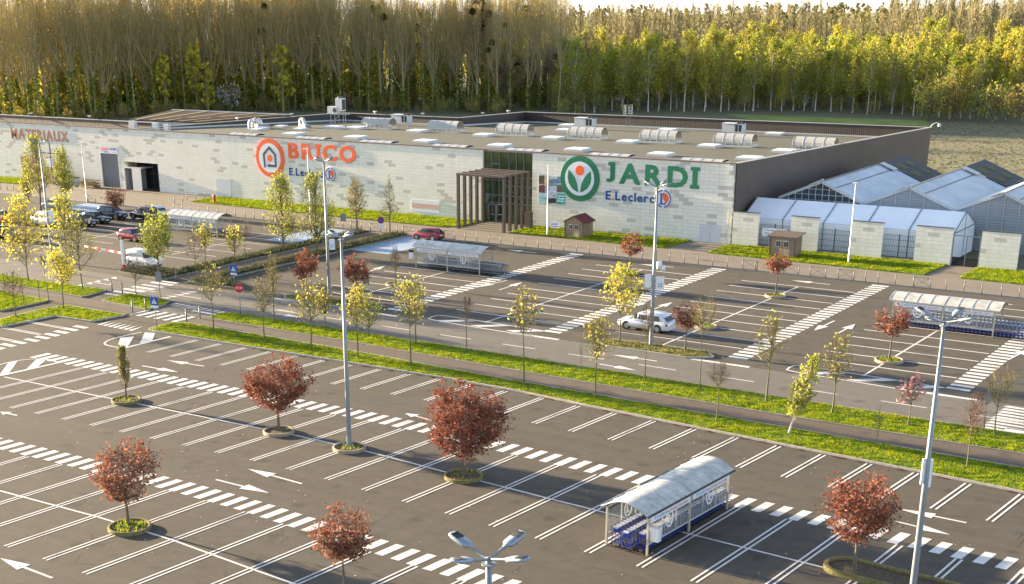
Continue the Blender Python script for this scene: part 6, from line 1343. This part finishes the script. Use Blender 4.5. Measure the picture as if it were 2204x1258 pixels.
# poplar stands farther off: one far mass per stand
def mass(name,label,items,meshes):
    g_=MB(); cache=[]
    out=[]
    for mset in meshes:
        L=[]
        for me in mset:
            V=np.zeros(len(me.vertices)*3); me.vertices.foreach_get('co',V); V=V.reshape(-1,3)
            lt=np.zeros(len(me.polygons),int); me.polygons.foreach_get('loop_total',lt); lv=np.zeros(len(me.loops),int); me.loops.foreach_get('vertex_index',lv)
            mi=np.zeros(len(me.polygons),int); me.polygons.foreach_get('material_index',mi)
            if (lt==4).all(): L.append((V,lv.reshape(-1,4),mi))
        cache.append(L)
    return cache
def far_mesh(seed,Ht,W,hb,nt,nl,leafm_i,leaf=.5,twr=.05):
    """coarse stand tree: straight trunk, steep twigs, a few leaf flecks; returns V,F,mi"""
    g=np.random.default_rng(seed); m=MB(); z=np.linspace(0,Ht*.9,4); m.tubes(np.stack([0*z,0*z,z],1)[None],np.linspace(.24,.06,4)[None],4,0)
    h=hb+(Ht*.88-hb)*g.random(nt); a=g.uniform(0,6.3,nt); t=np.clip((h-hb)/(Ht-hb)+.12+.12*g.random(nt),0,1); r=W/2*prof('flame',t)*(.4+.6*g.random(nt))
    B=np.stack([0*h,0*h,h],1); E=np.stack([np.cos(a)*r,np.sin(a)*r,hb+t*(Ht-hb)],1); m.tubes(bez(B,(B+E)/2,E,3),np.broadcast_to(np.linspace(twr,twr*.4,3),(nt,3)),3,0)
    if nl:
        j=g.integers(0,nt,nl); P=B[j]+(E[j]-B[j])*(.4+.6*g.random(nl))[:,None]+g.normal(0,.3,(nl,3)); N=g.normal(0,1,(nl,3)); N/=np.linalg.norm(N,axis=1,keepdims=True); U=np.cross(N,g.normal(0,1,(nl,3))); U/=np.linalg.norm(U,axis=1,keepdims=True); m.quads(P,U*leaf*.5,np.cross(N,U)*leaf*.4,1)
    return np.concatenate(m.v),np.concatenate(m.f[4]),np.concatenate(m.m[4])
def stand(name,label,pts,protos,mats):
    mb=MB()
    for (x,y,s,z) in pts:
        V,Fq,mi=protos[rf.randrange(len(protos))]; a=rf.uniform(0,6.28); c,s_=math.cos(a),math.sin(a); Vn=np.stack([(V[:,0]*c-V[:,1]*s_)*s+x,(V[:,0]*s_+V[:,1]*c)*s+y,V[:,2]*s+z],1)
        mb.v.append(Vn); mb.f[4].append(Fq+mb.n); mb.m[4].append(mi); mb.n+=len(Vn)
    return tag(mb.build(name,mats),label,'woodland',kind='stuff')
fp=[far_mesh(400+i,22,6,6,90,50,0) for i in range(4)]; fb=[far_mesh(420+i,12,6,1.5,40,170,0,.7) for i in range(3)]
def band(px0,px1,d0,d1,n,s0,s1,z=0):
    o=[]
    for _ in range(n):
        px=rf.uniform(px0,px1); d=ray(px,300)[:2]; d=d/np.linalg.norm(d); dist=rf.uniform(d0,d1); o.append((d[0]*dist,d[1]*dist,rf.uniform(s0,s1),z))
    return o
LM['tanfar']=leafmat('far_poplar_buds',[(.26,.235,.11),(.34,.30,.13),(.22,.20,.09)],.3)
M['twigfar']=mat('far_twigs',(.24,.205,.11),.9,0,.2,1)
stand('far_poplar_stand','grey brown poplar stand rising behind the birches',band(1080,1760,430,560,190,.85,1.05)+band(1880,2330,410,560,150,.9,1.15)+band(1700,1900,470,600,50,.65,.85),fp,[M['twigfar'],LM['tanfar']])
stand('far_birch_stand','yellow green young trees filling the wood behind the first birches',band(1200,2320,345,480,330,.75,1.05),fb,[M['twigy'],LM['birch']])
stand('far_left_stand','sunlit yellow green thicket seen between the poplar trunks',band(-60,1200,350,470,230,.8,1.35),fb,[M['twigy'],LM['birch']])
stand('distant_wood','distant brown and green wood along the horizon',band(-100,2330,620,1500,620,.75,1.0),[far_mesh(440+i,15,10,1,14,90,0,1.6,.12) for i in range(3)],[M['twig'],LM['tanfar']])
stand('distant_green_wood','distant green trees scattered before the horizon',band(-100,2330,560,1200,160,.6,.8),[far_mesh(450+i,13,10,1,14,110,0,1.5,.12) for i in range(3)],[M['twig'],LM['forest']])
